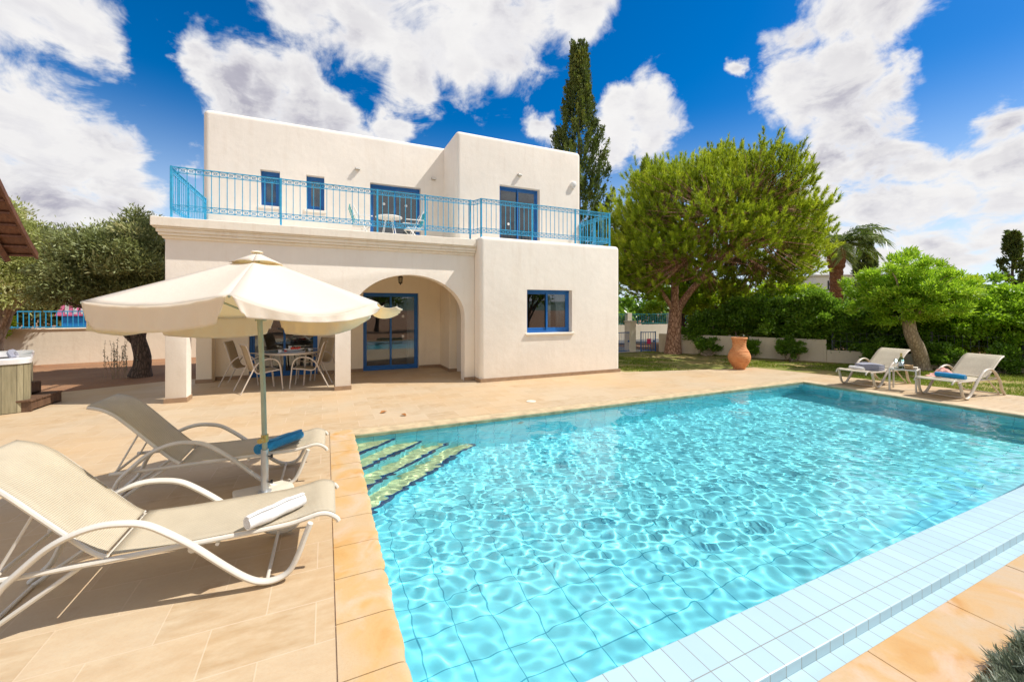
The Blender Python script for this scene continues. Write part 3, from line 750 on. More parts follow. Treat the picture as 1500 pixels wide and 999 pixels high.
# ------------------------------------------------------------------ sun loungers
def sling_mat(name, a, b):
    m, nt, p = mat(name); o = nt.obj()
    wx = nt.new('ShaderNodeTexWave', {'Vector': o, 'Scale': 55., 'Distortion': .6, 'Detail': 1.}, bands_direction='Y').outputs[1]
    wy = nt.new('ShaderNodeTexWave', {'Vector': o, 'Scale': 42., 'Distortion': .6, 'Detail': 1.}, bands_direction='X').outputs[1]
    k = nt.math('MULTIPLY', nt.math('ADD', wx, wy), .5)
    n = nt.noise(o, 4, 4, .6)
    c = nt.mix(nt.rng(k, .25, .75), a, b); c = nt.mix(nt.math('MULTIPLY', nt.rng(n, .4, .7), .3), c, tuple(x*.8 for x in a))
    nt.set(p.inputs['Base Color'], c); p.inputs['Roughness'].default_value = .75
    nt.set(p.inputs['Normal'], nt.bump(k, .4, .003))
    tr = nt.new('ShaderNodeBsdfTranslucent', {'Color': (.6, .48, .30, 1)})
    mx = nt.new('ShaderNodeMixShader', {0: .10, 1: p.outputs[0], 2: tr.outputs[0]})
    nt.l.new(mx.outputs[0], m.node_tree.nodes['Material Output'].inputs[0]); return m
M_sling = sling_mat('beige_sling', (.40, .335, .235), (.70, .62, .47))
M_frame = simple('lounger_frame_paint', (.66, .62, .55), .35, .0, var=.08, scale=5)
def smoothpath(pts, n=4):
    """Catmull-Rom"""
    P = [Vector(p) for p in pts]; P = [P[0]*2-P[1]]+P+[P[-1]*2-P[-2]]; out = []
    for i in range(1, len(P)-2):
        for k in range(n):
            t = k/n; a, b, c, d = P[i-1:i+3]
            out.append(.5*((2*b)+(c-a)*t+(2*a-5*b+4*c-d)*t*t+(3*b-a-3*c+d)*t**3))
    out.append(P[-2]); return out
ARM = [(-1.70,.0),(-1.60,.10),(-1.53,.26),(-1.44,.36),(-1.34,.45),(-1.24,.50),(-1.14,.522),(-1.04,.515),(-.95,.49),(-.86,.43),(-.73,.32),(-.58,.17),(-.47,.07),(-.39,.025),(-.31,.018),(-.24,.05),(-.19,.14),(-.15,.25),(-.12,.325)]
RAIL = [(-1.60,.325),(-1.2,.325),(-.8,.33),(-.3,.335),(-.16,.352),(-.08,.368),(-.02,.36),(.03,.325),(.045,.30)]
BACK = [(-1.13,.345),(-1.20,.40),(-1.35,.565),(-1.50,.735),(-1.58,.815),(-1.66,.865),(-1.74,.89)]
def make_lounger(label, frame, BACK=BACK):
    t = thing('sun_lounger', label, 'sun lounger', (0,0,0), 0, 'sun loungers round the pool')
    W = .272
    for s in (-1, 1):
        MB().tube(smoothpath([(x, s*(W+.035), z+.012) for x, z in ARM]), .0175, 12, sx=1.4).build('armrest', frame, t, smooth=True)
        MB().tube(smoothpath([(x, s*W, z) for x, z in RAIL]), .015, 8).build('side_rail', frame, t, smooth=True)
        MB().tube(smoothpath([(x, s*(W-.006), z) for x, z in BACK]), .0135, 8).build('backrest_rail', frame, t, smooth=True)
        MB().tube([(-1.22, s*(W-.02), .32), (-1.66, s*(W-.02), .015)], .013, 8).build('rear_leg', frame, t, smooth=True)
        MB().tube([(BACK[3][0]+.08, s*(W-.035), BACK[3][1]-.10), (-1.57, s*(W-.035), .33)], .008, 6).build('backrest_prop', frame, t)
        MB().tube([(-.73, s*(W-.0), .318), (-.73, s*(W+.045), .318)], .022, 10).build('rail_bracket', frame, t)
    for (x, z, w_) in [(-.36, .032, W+.03), (-1.66, .015, W-.02), (-1.57, .33, W), (-.10, .355, W), (-1.14, .315, W), (-.62, .30, W)]:
        MB().tube([(x, -w_, z), (x, w_, z)], .011, 8).build('cross_bar', frame, t, smooth=True)
    def sheet_(path, name, w, sag):
        P = smoothpath([(x, 0, z) for x, z in path], 3); vs = []; fs = []; n = 10
        for i, p in enumerate(P):
            e = math.sin(math.pi*i/(len(P)-1))
            for j in range(n+1):
                u = j/n*2-1; vs.append((p.x+(sag*.5*(1-u*u)*e if name == 'backrest_sling' else 0), u*w, p.z+.014-sag*(1-u*u)*e))
        for i in range(len(P)-1):
            for j in range(n): q = i*(n+1)+j; fs.append((q, q+1, q+n+2, q+n+1))
        mb = MB(); mb.v, mb.f = vs, fs; o = mb.build(name, M_sling, t, smooth=True); md = o.modifiers.new('t', 'SOLIDIFY'); md.thickness = .004; md.offset = 1
    sheet_([(-1.11,.337),(-.9,.33),(-.55,.333),(-.3,.337),(-.16,.354),(-.08,.37),(-.02,.362),(.025,.335)], 'seat_sling', W-.004, .012)
    sheet_(BACK, 'backrest_sling', W-.008, .012)
    return t
M_frame2 = simple('shaded_frame_paint', (.60, .52, .42), .4, var=.08)  # taupe copy of the frame paint, shade put into the colour
L1 = make_lounger('white framed beige sun lounger nearest the camera, with a rolled white towel on its seat', M_frame)
L1.location = (.035, 3.22, 0); L1.rotation_euler.z = R(-.5)
L2 = dup(L1, 'beige sun lounger behind the parasol pole with a rolled blue towel across its seat', (-.03, 4.74, 0), R(-.5))
BACKL = [(-1.13,.345),(-1.20,.385),(-1.36,.50),(-1.53,.62),(-1.62,.68),(-1.71,.725),(-1.79,.75)]
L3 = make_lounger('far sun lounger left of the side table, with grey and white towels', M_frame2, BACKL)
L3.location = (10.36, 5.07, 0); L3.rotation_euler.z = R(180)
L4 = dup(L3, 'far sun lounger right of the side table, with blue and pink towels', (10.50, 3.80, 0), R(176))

def towel_mat(name, col):
    m, nt, p = mat(name); o = nt.obj(); n = nt.noise(o, 160, 3, .7); n2 = nt.noise(o, 12, 4)
    nt.set(p.inputs['Base Color'], nt.mix(nt.rng(nt.math('ADD', nt.math('MULTIPLY', n, .5), nt.math('MULTIPLY', n2, .5)), .35, .65), tuple(c*.8 for c in col), tuple(min(1, c*1.12) for c in col)))
    p.inputs['Roughness'].default_value = .95; p.inputs['Sheen Weight'].default_value = .4; p.inputs['Specular IOR Level'].default_value = .1
    nt.set(p.inputs['Normal'], nt.bump(nt.math('ADD', n, nt.math('MULTIPLY', n2, 1.5)), .6, .006)); return m
M_tw, M_tb, M_tg, M_tp = towel_mat('white_terry', (.80, .79, .78)), towel_mat('blue_terry', (.01, .25, .52)), towel_mat('grey_terry', (.30, .30, .36)), towel_mat('pink_cloth', (.85, .42, .34))
def rolled(label, loc, ang, L, r, material, name='rolled_towel', flat=1., tilt=0):
    turns, n = 3.32, 70; th = r/(turns+.6)*.86
    mb = MB(); poly = []
    ins = []
    for i in range(n+1):
        a = 2*math.pi*turns*i/n; rad = th*.5+(r-th*.5)*i/n
        poly.append((rad*math.cos(a), rad*math.sin(a)*flat)); ri = max(.001, rad-th*.88); ins.append((ri*math.cos(a), ri*math.sin(a)*flat))
    NS = 14; P = poly+ins[::-1]; k = len(P); vs = []; fs = []
    for j in range(NS+1):
        x = -L/2+L*j/NS
        bl = (.86+.14*math.sin(math.pi*j/NS)**.35)*(1+.035*math.sin(j*1.1+L*9)+.02*math.sin(j*2.7))
        for (py, pz) in P: vs.append((x, py*bl+.004*math.sin(j*.9), pz*bl*(.93 if pz < 0 else 1)))
    for j in range(NS):
        for q in range(k): fs.append((j*k+q, j*k+(q+1) % k, (j+1)*k+(q+1) % k, (j+1)*k+q))
    for j in (0, NS):
        for q in range(n): fs.append((j*k+q, j*k+q+1, j*k+k-2-q, j*k+k-1-q))
    mb.v, mb.f = vs, fs; o = mb.build(name, material, smooth=True, loc=loc, angle=45); o.rotation_euler = (0, tilt, ang)
    return tag(o, label, 'towel', 'rolled towels on the loungers')
rolled('rolled white towel lying across the seat of the nearest lounger', (-.285, 3.03, .402), R(38), .37, .053, M_tw)
rolled('rolled blue towel lying behind the parasol pole on the second near lounger', (-.40, 4.56, .41), R(48), .50, .060, M_tb)
rolled('thick blue towel roll on the foot of the far right lounger', (10.93, 3.72, .408), R(82), .44, .062, M_tb, flat=.95)
rolled('rolled white towel on the foot of the lounger left of the side table', (10.66, 5.12, .39), R(70), .34, .042, M_tw)
# folded grey towel and its crossing folds
def lumpy(name, dims, material, seed, loc, rz, label, cat='towel', amp=.012, folds=2):
    bm = bmesh.new(); bmesh.ops.create_cube(bm, size=1.); bmesh.ops.subdivide_edges(bm, edges=bm.edges[:], cuts=9, use_grid_fill=True)
    r_ = random.Random(seed)
    ph = [r_.random()*6 for _ in range(6)]
    for v in bm.verts:
        x, y, z = v.co; v.co = Vector((x*dims[0], y*dims[1], (z+.5)*dims[2]))
        k = 1-.10*((abs(x)*2)**6+(abs(y)*2)**6)*.5; v.co.x *= k; v.co.y *= k
        v.co.z += amp*(math.sin(x*7+ph[0])+math.sin(y*6+x*4+ph[1]))*(z+.5); v.co.x += amp*.6*math.sin(z*25*folds/2+ph[2]); v.co.y += amp*.6*math.sin(z*20+ph[3])
    me = bpy.data.meshes.new(name); bm.to_mesh(me); bm.free(); me.materials.append(material)
    me.polygons.foreach_set('use_smooth', [True]*len(me.polygons)); me.set_sharp_from_angle(angle=R(50))
    o = bpy.data.objects.new(name, me); COL.objects.link(o); o.location = loc; o.rotation_euler.z = rz
    return tag(o, label, cat)
lumpy('folded_towel', (.34, .46, .125), M_tg, 2, (10.98, 5.03, .345), R(4), 'thick folded grey towel against the backrest of the lounger left of the side table')
# draped pink cloth
mb = MB(); vs = []; fs = []; N = 26
for i in range(N+1):
    for j in range(N+1):
        u, v = i/N-.5, j/N-.5
        z = .17*math.exp(-((u*3.4)**2+(v*2.8)**2))+.018*math.sin(u*22+v*9)*math.exp(-(u*u+v*v)*5)+.01*math.sin(v*31)
        vs.append((u*.36*(1+.15*math.sin(v*7)), v*.42*(1+.12*math.sin(u*8)), max(0.004, z)))
for i in range(N):
    for j in range(N): q = i*(N+1)+j; fs.append((q, q+1, q+N+2, q+N+1))
mb.v, mb.f = vs, fs; o = mb.build('draped_cloth', M_tp, smooth=True, loc=(11.22, 3.92, .345)); o.modifiers.new('t', 'SOLIDIFY').thickness = .006
tag(o, 'crumpled salmon pink cloth beside the blue towel on the far right lounger', 'cloth')

# side table with drinks
M_tabletop = glass_mat('table_glass', 1.2)
t = thing('side_table', 'small square grey framed side table with glass top between the far loungers', 'side table', (11.0, 4.44, 0), R(14))
for sx in (-1, 1):
    for sy in (-1, 1): MB().tube([(sx*.20, sy*.20, 0), (sx*.20, sy*.20, .43)], .017, 10).build('leg', M_frame, t, smooth=True)
mb = MB()
for s in (-1, 1): mb.box(-.215, .215, s*.20-.014, s*.20+.014, .425, .452).box(s*.20-.0139, s*.20+.0139, -.186, .186, .426, .451)
mb.build('table_frame', M_frame, t, bevel=.006)
MB().box(-.185, .185, -.185, .185, .446, .453).build('tabletop', M_tabletop, t)
TC = Vector((11.0, 4.44, .4535)); 
t = thing('wine_bottle', 'green glass bottle with gold foil neck and white label on the side table', 'bottle', TC+Vector((.02, .06, 0)))
MB().lathe([(0, 0), (.042, 0), (.045, .01), (.045, .16), (.035, .20), (.018, .235), (.016, .25), (0, .25)], 20).build('bottle_body', simple('green_bottle_glass', (.10, .13, .02), .1), t, smooth=True)
MB().lathe([(.0165, .225), (.0185, .235), (.0175, .29), (.018, .31), (0, .312)], 16).build('foil_neck', M_brass, t, smooth=True)
MB().lathe([(.0456, .04), (.0458, .042), (.0458, .13), (.0456, .132)], 20, caps=False).build('bottle_label', M_white, t, smooth=True)
wg = thing('wine_glass', 'empty wine glass on the side table, left of the bottle', 'glass', TC+Vector((-.09, .10, 0)), 0, 'wine glasses on the side table')
M_wg = glass_mat('clear_glass', 1.7)
MB().lathe([(0, 0), (.033, 0), (.033, .003), (.006, .008), (.004, .012), (.004, .085), (.015, .095), (.034, .125), (.036, .15), (.030, .19), (.028, .19), (.034, .15), (.032, .127), (.013, .1), (0, .097)], 18, caps=False).build('glass_body', M_wg, wg, smooth=True)
dup(wg, 'empty wine glass on the side table, nearest the pool', TC+Vector((-.12, -.02, 0)))
lumpy('straw_basket', (.11, .13, .075), simple('straw', (.52, .33, .15), .8, var=.3, scale=60, bump=.6, bscale=200), 8, TC+Vector((.01, -.07, 0)), .4, 'small tan straw basket on the side table in front of the bottle', 'basket', .004)
lumpy('book', (.15, .19, .035), simple('book_paper', (.72, .66, .54), .7), 5, TC+Vector((.10, -.08, 0)), .3, 'closed pale book lying on the right corner of the side table', 'book', .0015)

# ------------------------------------------------------------------ dining set in the porch
M_chairfab = sling_mat('tan_sling', (.44, .33, .19), (.62, .49, .31))
M_chfr = simple('chair_frame_paint', (.58, .50, .42), .4, var=.06)
def make_dchair(label):
    t = thing('dining_chair', label, 'chair', (0,0,0), 0, 'dining chairs in the porch')
    W = .255
    for s in (-1, 1):
        # arm and front leg are one bent tube, the rear leg crosses under it
        MB().tube(smoothpath([(-.46, s*(W+.02), 0), (-.30, s*(W+.02), .34), (-.20, s*(W+.02), .54), (-.06, s*(W+.02), .645), (.10, s*(W+.02), .655), (.20, s*(W+.02), .60), (.25, s*(W+.02), .48), (.28, s*(W+.02), .2), (.30, s*(W+.02), 0)]), .0135, 8).build('arm_and_legs', M_chfr, t, smooth=True)
        MB().tube(smoothpath([(.24, s*W, .42), (.05, s*W, .40), (-.12, s*W, .375), (-.20, s*W, .42), (-.26, s*W, .60), (-.33, s*W, .86), (-.37, s*W, .96)]), .012, 8).build('side_frame', M_chfr, t, smooth=True)
    MB().tube([(-.37, -W, .96), (-.37, W, .96)], .012, 8).build('cross_bar', M_chfr, t); MB().tube([(.24, -W, .42), (.24, W, .42)], .011, 8).build('cross_bar', M_chfr, t)
    P = smoothpath([(.24, 0, .432), (.05, 0, .41), (-.12, 0, .387), (-.19, 0, .43), (-.25, 0, .60), (-.32, 0, .86), (-.36, 0, .965), (-.375, 0, .972)], 3); vs = []; fs = []
    for p in P:
        for j in range(7): u = j/3-1; vs.append((p.x+.012*(1-u*u), u*(W-.006), p.z-.012*(1-u*u)))
    for i in range(len(P)-1):
        for j in range(6): q = i*7+j; fs.append((q, q+1, q+8, q+7))
    mb = MB(); mb.v, mb.f = vs, fs; o = mb.build('seat_sling', M_chairfab, t, smooth=True); o.modifiers.new('t', 'SOLIDIFY').thickness = .004
    return t
c1_ = make_dchair('tan dining chair at the near left of the porch table, its back to the pool, partly behind the parasol pole')
c1_['label'] = 'tan dining chair at the near left of the porch table, cut by the parasol pole'
c1_.location = (-1.20, 10.02, 0); c1_.rotation_euler.z = R(22)
dup(c1_, 'tan dining chair right of the porch table, seen side on beside the square pillar', (-.36, 10.12, 0), R(172))
dup(c1_, 'tan dining chair at the far left of the porch table by the wall', (-1.62, 10.95, 0), R(-8))
dup(c1_, 'tan dining chair behind the porch table facing the pool', (-.20, 11.22, 0), R(222))
M_ttop = simple('dark_glass_top', (.10, .10, .095), .08, var=.05)
t = thing('dining_table', 'round grey topped dining table laid with fruit and cups in the shade of the porch', 'table', (-.68, 10.58, 0))
MB().lathe([(0, .715), (.60, .715), (.61, .725), (.60, .738), (0, .738)], 40).build('tabletop', M_ttop, t)
MB().lathe([(.585, .70), (.625, .70), (.63, .735), (.615, .742), (.605, .742), (.59, .70)], 40, caps=False).build('table_rim', M_chfr, t, smooth=True)
for k in range(4):
    a = k*math.pi/2+.6; MB().tube([(.5*math.cos(a), .5*math.sin(a), .70), (.42*math.cos(a), .42*math.sin(a), 0)], .019, 8).build('leg', M_chfr, t, smooth=True)
TT = Vector((-.68, 10.58, .7405))
t = thing('fruit_platter', 'white oval platter heaped with red fruit on the dining table', 'platter', TT+Vector((.05, -.22, 0)), R(15))
MB().lathe([(0, .03), (.14, .03), (.20, .05), (.205, .046), (.15, .012), (.10, 0), (0, 0)], 28, Matrix.Diagonal((1, .65, 1, 1))).build('dish', M_white, t, smooth=True)
M_red = simple('red_fruit', (.62, .05, .02), .35, var=.4, scale=30)
r_ = random.Random(4)
for k in range(16):
    a = r_.random()*6.28; q = r_.random()**.6*.12
    MB().lathe([(0, -.022), (.015, -.018), (.024, 0), (.018, .016), (0, .022)], 10).build('fruit_piece', M_red, t, smooth=True, loc=(q*math.cos(a), q*.6*math.sin(a), .055+r_.random()*.02))
MB().box(-.26, .26, -.16, .16, 0, .008).build('serving_tray', simple('pale_tray', (.50, .55, .62), .4), loc=TT+Vector((.0, -.30, 0)), bevel=.003)
tag(bpy.data.objects['serving_tray'], 'thin pale blue tray lying near the front edge of the dining table', 'tray')
bpy.data.objects['fruit_platter'].location.z += .009
def cup(label, p, first=None):
    if first: return dup(first, label, TT+Vector(p))
    t = thing('coffee_cup', label, 'cup', TT+Vector(p), 0, 'white cups on the dining table')
    MB().lathe([(0, 0), (.022, 0), (.036, .03), (.038, .06), (.035, .06), (.032, .03), (.0, .008)], 18, caps=False).build('cup_body', M_white, t, smooth=True)
    MB().tube([(.036, 0, .048), (.055, 0, .045), (.056, 0, .025), (.034, 0, .02)], .004, 6).build('handle', M_white, t); return t
cp = cup('white cup at the left front edge of the dining table', (-.22, -.38, 0))
cup('white cup at the right edge of the dining table', (.36, -.26, 0), cp)
t = thing('jam_jar', 'small glass jar of red jam beside the fruit platter', 'jar', TT+Vector((-.12, -.26, .009)))
MB().lathe([(0, 0), (.028, 0), (.03, .01), (.03, .05), (0, .05)], 16).build('jar_body', M_red, t); MB().lathe([(0, .051), (.028, .051), (.028, .066), (0, .066)], 16).build('lid', M_white, t)
M_milk = simple('milk_jug', (.8, .8, .8), .3)
MB().lathe([(0, 0), (.03, 0), (.042, .04), (.030, .085), (.034, .11), (.030, .11), (.026, .085), (0, .08)], 18, caps=False).build('milk_jug', M_milk, loc=TT+Vector((-.05, -.05, 0)), smooth=True)
tag(bpy.data.objects['milk_jug'], 'small white jug behind the jam jar on the dining table', 'jug')

# ------------------------------------------------------------------ terracotta jar
m, nt, p = mat('terracotta'); o_ = nt.obj()
n = nt.noise(o_, 5, 6, .6); wv = nt.new('ShaderNodeTexWave', {'Vector': o_, 'Scale': 6., 'Distortion': 1.2, 'Detail': 3.}, bands_direction='Z').outputs[1]
nt.set(p.inputs['Base Color'], nt.mix(nt.rng(n, .3, .7), (.56, .20, .07), (.72, .34, .14))); p.inputs['Roughness'].default_value = .85
nt.set(p.inputs['Normal'], nt.bump(wv, .5, .02)); M_terra = m
t = thing('terracotta_jar', 'tall ribbed terracotta jar standing on the patio edge in front of the garden wall', 'jar', (10.62, 7.92, 0))
prof = [(0, 0), (.150, 0), (.155, .03), (.20, .10), (.265, .21), (.290, .31), (.288, .38), (.262, .455), (.240, .49), (.243, .505), (.225, .53), (.190, .585), (.172, .65), (.172, .72), (.182, .79), (.196, .845)]
MB().lathe(prof+[(.196, .846), (.17, .80), (.15, .72), (0, .70)], 44, caps=False).build('jar_body', M_terra, t, smooth=True, angle=30)
MB().lathe([(.170, .838), (.205, .842), (.212, .866), (.205, .888), (.170, .892), (.165, .865)], 44, caps=False).build('jar_rim', M_terra, t, smooth=True)

# ------------------------------------------------------------------ hot tub and steps, gazebo roof
def wood(name, a, b, sc=3.):
    m, nt, p = mat(name); o = nt.obj(); g = nt.noise(nt.mapping(o, scale=(9, 9, .8)), sc, 6, .65)
    ob = nt.new('ShaderNodeObjectInfo').outputs['Random']
    c = nt.mix(nt.rng(g, .3, .7), a, b); c = nt.mix(nt.math('MULTIPLY', ob, .35), c, tuple(x*.55 for x in a))
    nt.set(p.inputs['Base Color'], c); p.inputs['Roughness'].default_value = .6; nt.set(p.inputs['Normal'], nt.bump(g, .3, .01)); return m
M_tub = wood('grey_green_cladding', (.24, .21, .12), (.42, .36, .22)); M_dkwood = wood('dark_timber', (.09, .045, .025), (.20, .11, .06)); M_gz = wood('red_brown_timber', (.085, .030, .015), (.20, .085, .045))
t = thing('hot_tub', 'wood clad hot tub with white marbled rim at the left edge of the patio', 'hot tub', (-5.78, 9.94, 0), R(24))
cx0, cx1, cy0, cy1, cr = -1.05, 1.03, -.97, .95, .14
def rrect(x0, x1, y0, y1, r, n=5):
    P = []
    for (cx, cy_, a0) in ((x1-r, y0+r, -90), (x1-r, y1-r, 0), (x0+r, y1-r, 90), (x0+r, y0+r, 180)):
        for k in range(n+1): a = R(a0+90*k/n); P.append((cx+r*math.cos(a), cy_+r*math.sin(a)))
    return P
MB().prism(rrect(cx0+.02, cx1-.02, cy0+.02, cy1-.02, cr), 'z', .0, .80).build('tub_core', M_dark, t)
x = cx0+cr
for (p0, p1) in (((cx0+cr, cy0), (cx1-cr, cy0)), ((cx1, cy0+cr), (cx1, cy1-cr))):
    a, b = Vector((*p0, 0)), Vector((*p1, 0)); L = (b-a).length; n = round(L/.16); d = (b-a)/L; nr = Vector((d.y, -d.x, 0))
    for k in range(n):
        q0 = a+d*(L*k/n+.003); q1 = a+d*(L*(k+1)/n-.003)
        MB().prism([tuple((q0-nr*.02)[:2]), tuple((q1-nr*.02)[:2]), tuple((q1+nr*.0)[:2]), tuple((q0+nr*.0)[:2])], 'z', .01, .80).build('cladding_board', M_tub, t)
ang0 = []
for k in range(3):
    a0, a1 = R(-90+30*k+1), R(-90+30*k+29); c = (cx1-cr, cy0+cr)
    pts = [(c[0]+cr*math.cos(a0+(a1-a0)*q/3), c[1]+cr*math.sin(a0+(a1-a0)*q/3)) for q in range(4)]+[(c[0]+(cr-.025)*math.cos(a1-(a1-a0)*q/3), c[1]+(cr-.025)*math.sin(a1-(a1-a0)*q/3)) for q in range(4)]
    MB().prism(pts, 'z', .01, .80).build('cladding_board', M_tub, t)
marble = simple('marbled_acrylic', (.70, .68, .67), .18, var=.18, scale=4)
outer = rrect(cx0-.02, cx1+.02, cy0-.02, cy1+.02, cr+.02, 6); inner = rrect(cx0+.20, cx1-.20, cy0+.20, cy1-.20, cr, 6); n = len(outer)
vs = []; 
for P, z in ((outer, .80), (outer, .875), (rrect(cx0, cx1, cy0, cy1, cr, 6), .895), (inner, .88), (rrect(cx0+.3, cx1-.3, cy0+.3, cy1-.3, cr, 6), .55), (rrect(cx0+.4, cx1-.4, cy0+.4, cy1-.4, cr, 6), .5)): vs += [(q[0], q[1], z) for q in P]
fs = [(r0*n+i, r0*n+(i+1) % n, (r0+1)*n+(i+1) % n, (r0+1)*n+i) for r0 in range(5) for i in range(n)]+[tuple(5*n+i for i in range(n))]
mb = MB(); mb.v, mb.f = vs, fs; mb.build('tub_rim', marble, t, smooth=True)
MB().tube(smoothpath([(.85, -.72, .87), (.80, -.55, .95), (.82, -.3, .96), (.85, -.15, .88)]), .04, 8).build('head_cushion', M_tg, t, smooth=True)
t = thing('wooden_steps', 'two tread dark slatted wooden steps on the right side of the hot tub', 'steps', (-4.96, 9.86, 0))
for (xa, xb, z) in ((0.0, .27, .40), (.27, .56, .20)):
    for k in range(6): MB().box(xa+.02, xb, -.45+k*.15, -.45+k*.15+.135, z-.03, z).build('tread_slat', M_dkwood, t, bevel=.005)
for (xa, xb, z) in ((0.0, .27, .37), (.272, .54, .17)):
    for y in (-.42, .40): MB().box(xa+.01, xb, y, y+.04, .0, z-.001).build('side_board', M_dkwood, t)
    MB().box(xb-.03, xb-.002, -.379, .399, z-.14, z-.002).build('riser', M_dkwood, t)
# gazebo: steep timber roof over the tub, only its right verge reaches into view
t = thing('gazebo', 'red brown timber gazebo roof with boarded underside at the upper left', 'gazebo', (-6.2, 8.3, 0))
GX = 1.95
def gz(y): # concave roof line: y local 0..0.75 from ridge to eave
    return 3.75 - 1.15*(abs(y)/.75)**.75
for s in (1,):
    def gp(q): return (.95-1.75*q, 2.55+2.1*q**1.1)        # from the far eave, rising towards the viewer
    for k in range(13):
        y0_, z0_ = gp(k/13); y1_, z1_ = gp((k+1)/13+.006)
        MB().prism([(y0_, z0_), (y1_, z1_), (y1_, z1_+.02), (y0_, z0_+.02)], 'x', -GX, GX-.03).build('roof_board', M_gz, t)
        MB().box(-GX, GX-.03, y0_-.05, y0_-.002, z0_-.02, z0_+.01).build('batten', M_gz, t)
    for x in (-GX+.1, -.6, .6, GX-.35):
        MB().tube([Vector((x, gp(q/8)[0], gp(q/8)[1]-.09)) for q in range(9)], .045, 4).build('rafter', M_gz, t)
    P = [gp(q/10) for q in range(11)]
    MB().prism([(a, b+.05) for a, b in P]+[(a, b-.05) for a, b in P[::-1]], 'x', GX-.029, GX+.005).build('verge_board', M_gz, t)
for (x, y, z) in ((-GX+.15, .80, 2.5), (-GX+.15, -.65, 4.2)): MB().box(x-.06, x+.06, y-.06, y+.06, -.05, z).build('post', M_gz, t)
# ------------------------------------------------------------------ vegetation helpers
def leaf_mat(name, dark, light, trans=.35, rough=.45, tcol=None, bright=None):
    m, nt, p = mat(name)
    at = nt.new('ShaderNodeAttribute', attribute_name='tone').outputs['Fac']
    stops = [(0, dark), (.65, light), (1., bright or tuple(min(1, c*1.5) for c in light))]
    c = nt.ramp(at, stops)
    nt.set(p.inputs['Base Color'], c); p.inputs['Roughness'].default_value = rough; p.inputs['Specular IOR Level'].default_value = .4
    tc_ = nt.mix(.5, c, tcol or (.25, .40, .03), 'MIX')
    tr = nt.new('ShaderNodeBsdfTranslucent', {'Color': tc_})
    mx = nt.new('ShaderNodeMixShader', {0: trans, 1: p.outputs[0], 2: tr.outputs[0]})
    nt.l.new(mx.outputs[0], m.node_tree.nodes['Material Output'].inputs[0]); return m
def bark_mat(name, a, b, sc=6.):
    m, nt, p = mat(name); o = nt.obj()
    v = nt.new('ShaderNodeTexVoronoi', {'Vector': nt.mapping(o, scale=(1, 1, .28)), 'Scale': sc*3}, feature='DISTANCE_TO_EDGE').outputs[0]
    n = nt.noise(nt.mapping(o, scale=(1, 1, .3)), sc, 6, .65)
    k = nt.math('ADD', nt.math('MULTIPLY', nt.rng(v, 0, .25), .5), nt.math('MULTIPLY', n, .5))
    nt.set(p.inputs['Base Color'], nt.mix(nt.rng(k, .25, .75), a, b)); p.inputs['Roughness'].default_value = .9
    nt.set(p.inputs['Normal'], nt.bump(k, .6, .02)); return m

def unit(v): return v/np.maximum(np.linalg.norm(v, axis=-1, keepdims=True), 1e-9)
def leaves(name, material, parent, P, D, tone, length, width, seed=0, N=None, droop=0.):
    """one rhombic leaf per row: P base point, D direction"""
    r = np.random.default_rng(seed); n = len(P)
    D = unit(D); A = unit(N if N is not None else r.normal(size=(n, 3)))
    S = unit(np.cross(D, A)); L = length*(.65+.7*r.random((n, 1))); W = width*(.65+.7*r.random((n, 1)))
    up = unit(np.cross(S, D))
    mid = P+D*L*.45+up*L*.08
    tip = P+D*L; tip[:, 2] -= droop*L[:, 0]
    V = np.stack([P, mid-S*W*.5, tip, mid+S*W*.5], 1).reshape(-1, 3)
    F = np.arange(n*4).reshape(-1, 4)
    return raw_mesh(name, V, F, 4, material, parent, np.repeat(tone, 4))
def clump_leaves(name, material, parent, C, Rr, per, length, width, seed=0, up=.4, outw=.8, droop=.0, flat=.75, tone0=.45, tvar=.28, shell=.55):
    """leaves through the volume of many clumps. C (k,3) centres, Rr (k,) radii"""
    r = np.random.default_rng(seed); k = len(C)
    cnt = np.maximum(4, (per*(Rr/np.mean(Rr))**2)).astype(int)
    idx = np.repeat(np.arange(k), cnt); n = len(idx)
    d = unit(r.normal(size=(n, 3))); rad = np.abs(r.normal(size=(n, 1)))*.34+.55*r.random((n, 1))**shell
    P = C[idx]+d*rad*Rr[idx][:, None]*np.array([1.1, 1.1, flat])
    ctr = C.mean(0); D = d*outw*.45+unit(P-ctr)*.45+unit(r.normal(size=(k, 3)))[idx]*.35+r.normal(size=(n, 3))*.5; D[:, 2] += up
    ct = r.normal(0, .13, k)
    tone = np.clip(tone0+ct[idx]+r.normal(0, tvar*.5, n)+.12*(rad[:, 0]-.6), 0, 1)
    Nn = d*.8+r.normal(size=(n, 3))*.5; Nn[:, 2] += .5
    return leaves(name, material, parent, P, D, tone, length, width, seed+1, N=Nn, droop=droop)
def ell_clumps(k, c, rad, seed, rmin=.16, rmax=.28, inner=.35, cut=None, low=-.7):
    """clump centres filling an ellipsoid, denser outside, uneven outline"""
    r = np.random.default_rng(seed); out = []; rr_ = []
    while len(out) < k:
        d = unit(r.normal(size=3)[None])[0]
        if d[2] < low: continue
        q = (inner+(1-inner)*r.random()**.6)*(.88+.16*math.sin(d[0]*5+seed)+.10*math.sin(d[1]*7+d[2]*6+seed*2))
        out.append(np.array(c)+d*np.array(rad)*q); rr_.append((rmin+(rmax-rmin)*r.random())*min(rad))
    return np.array(out), np.array(rr_)
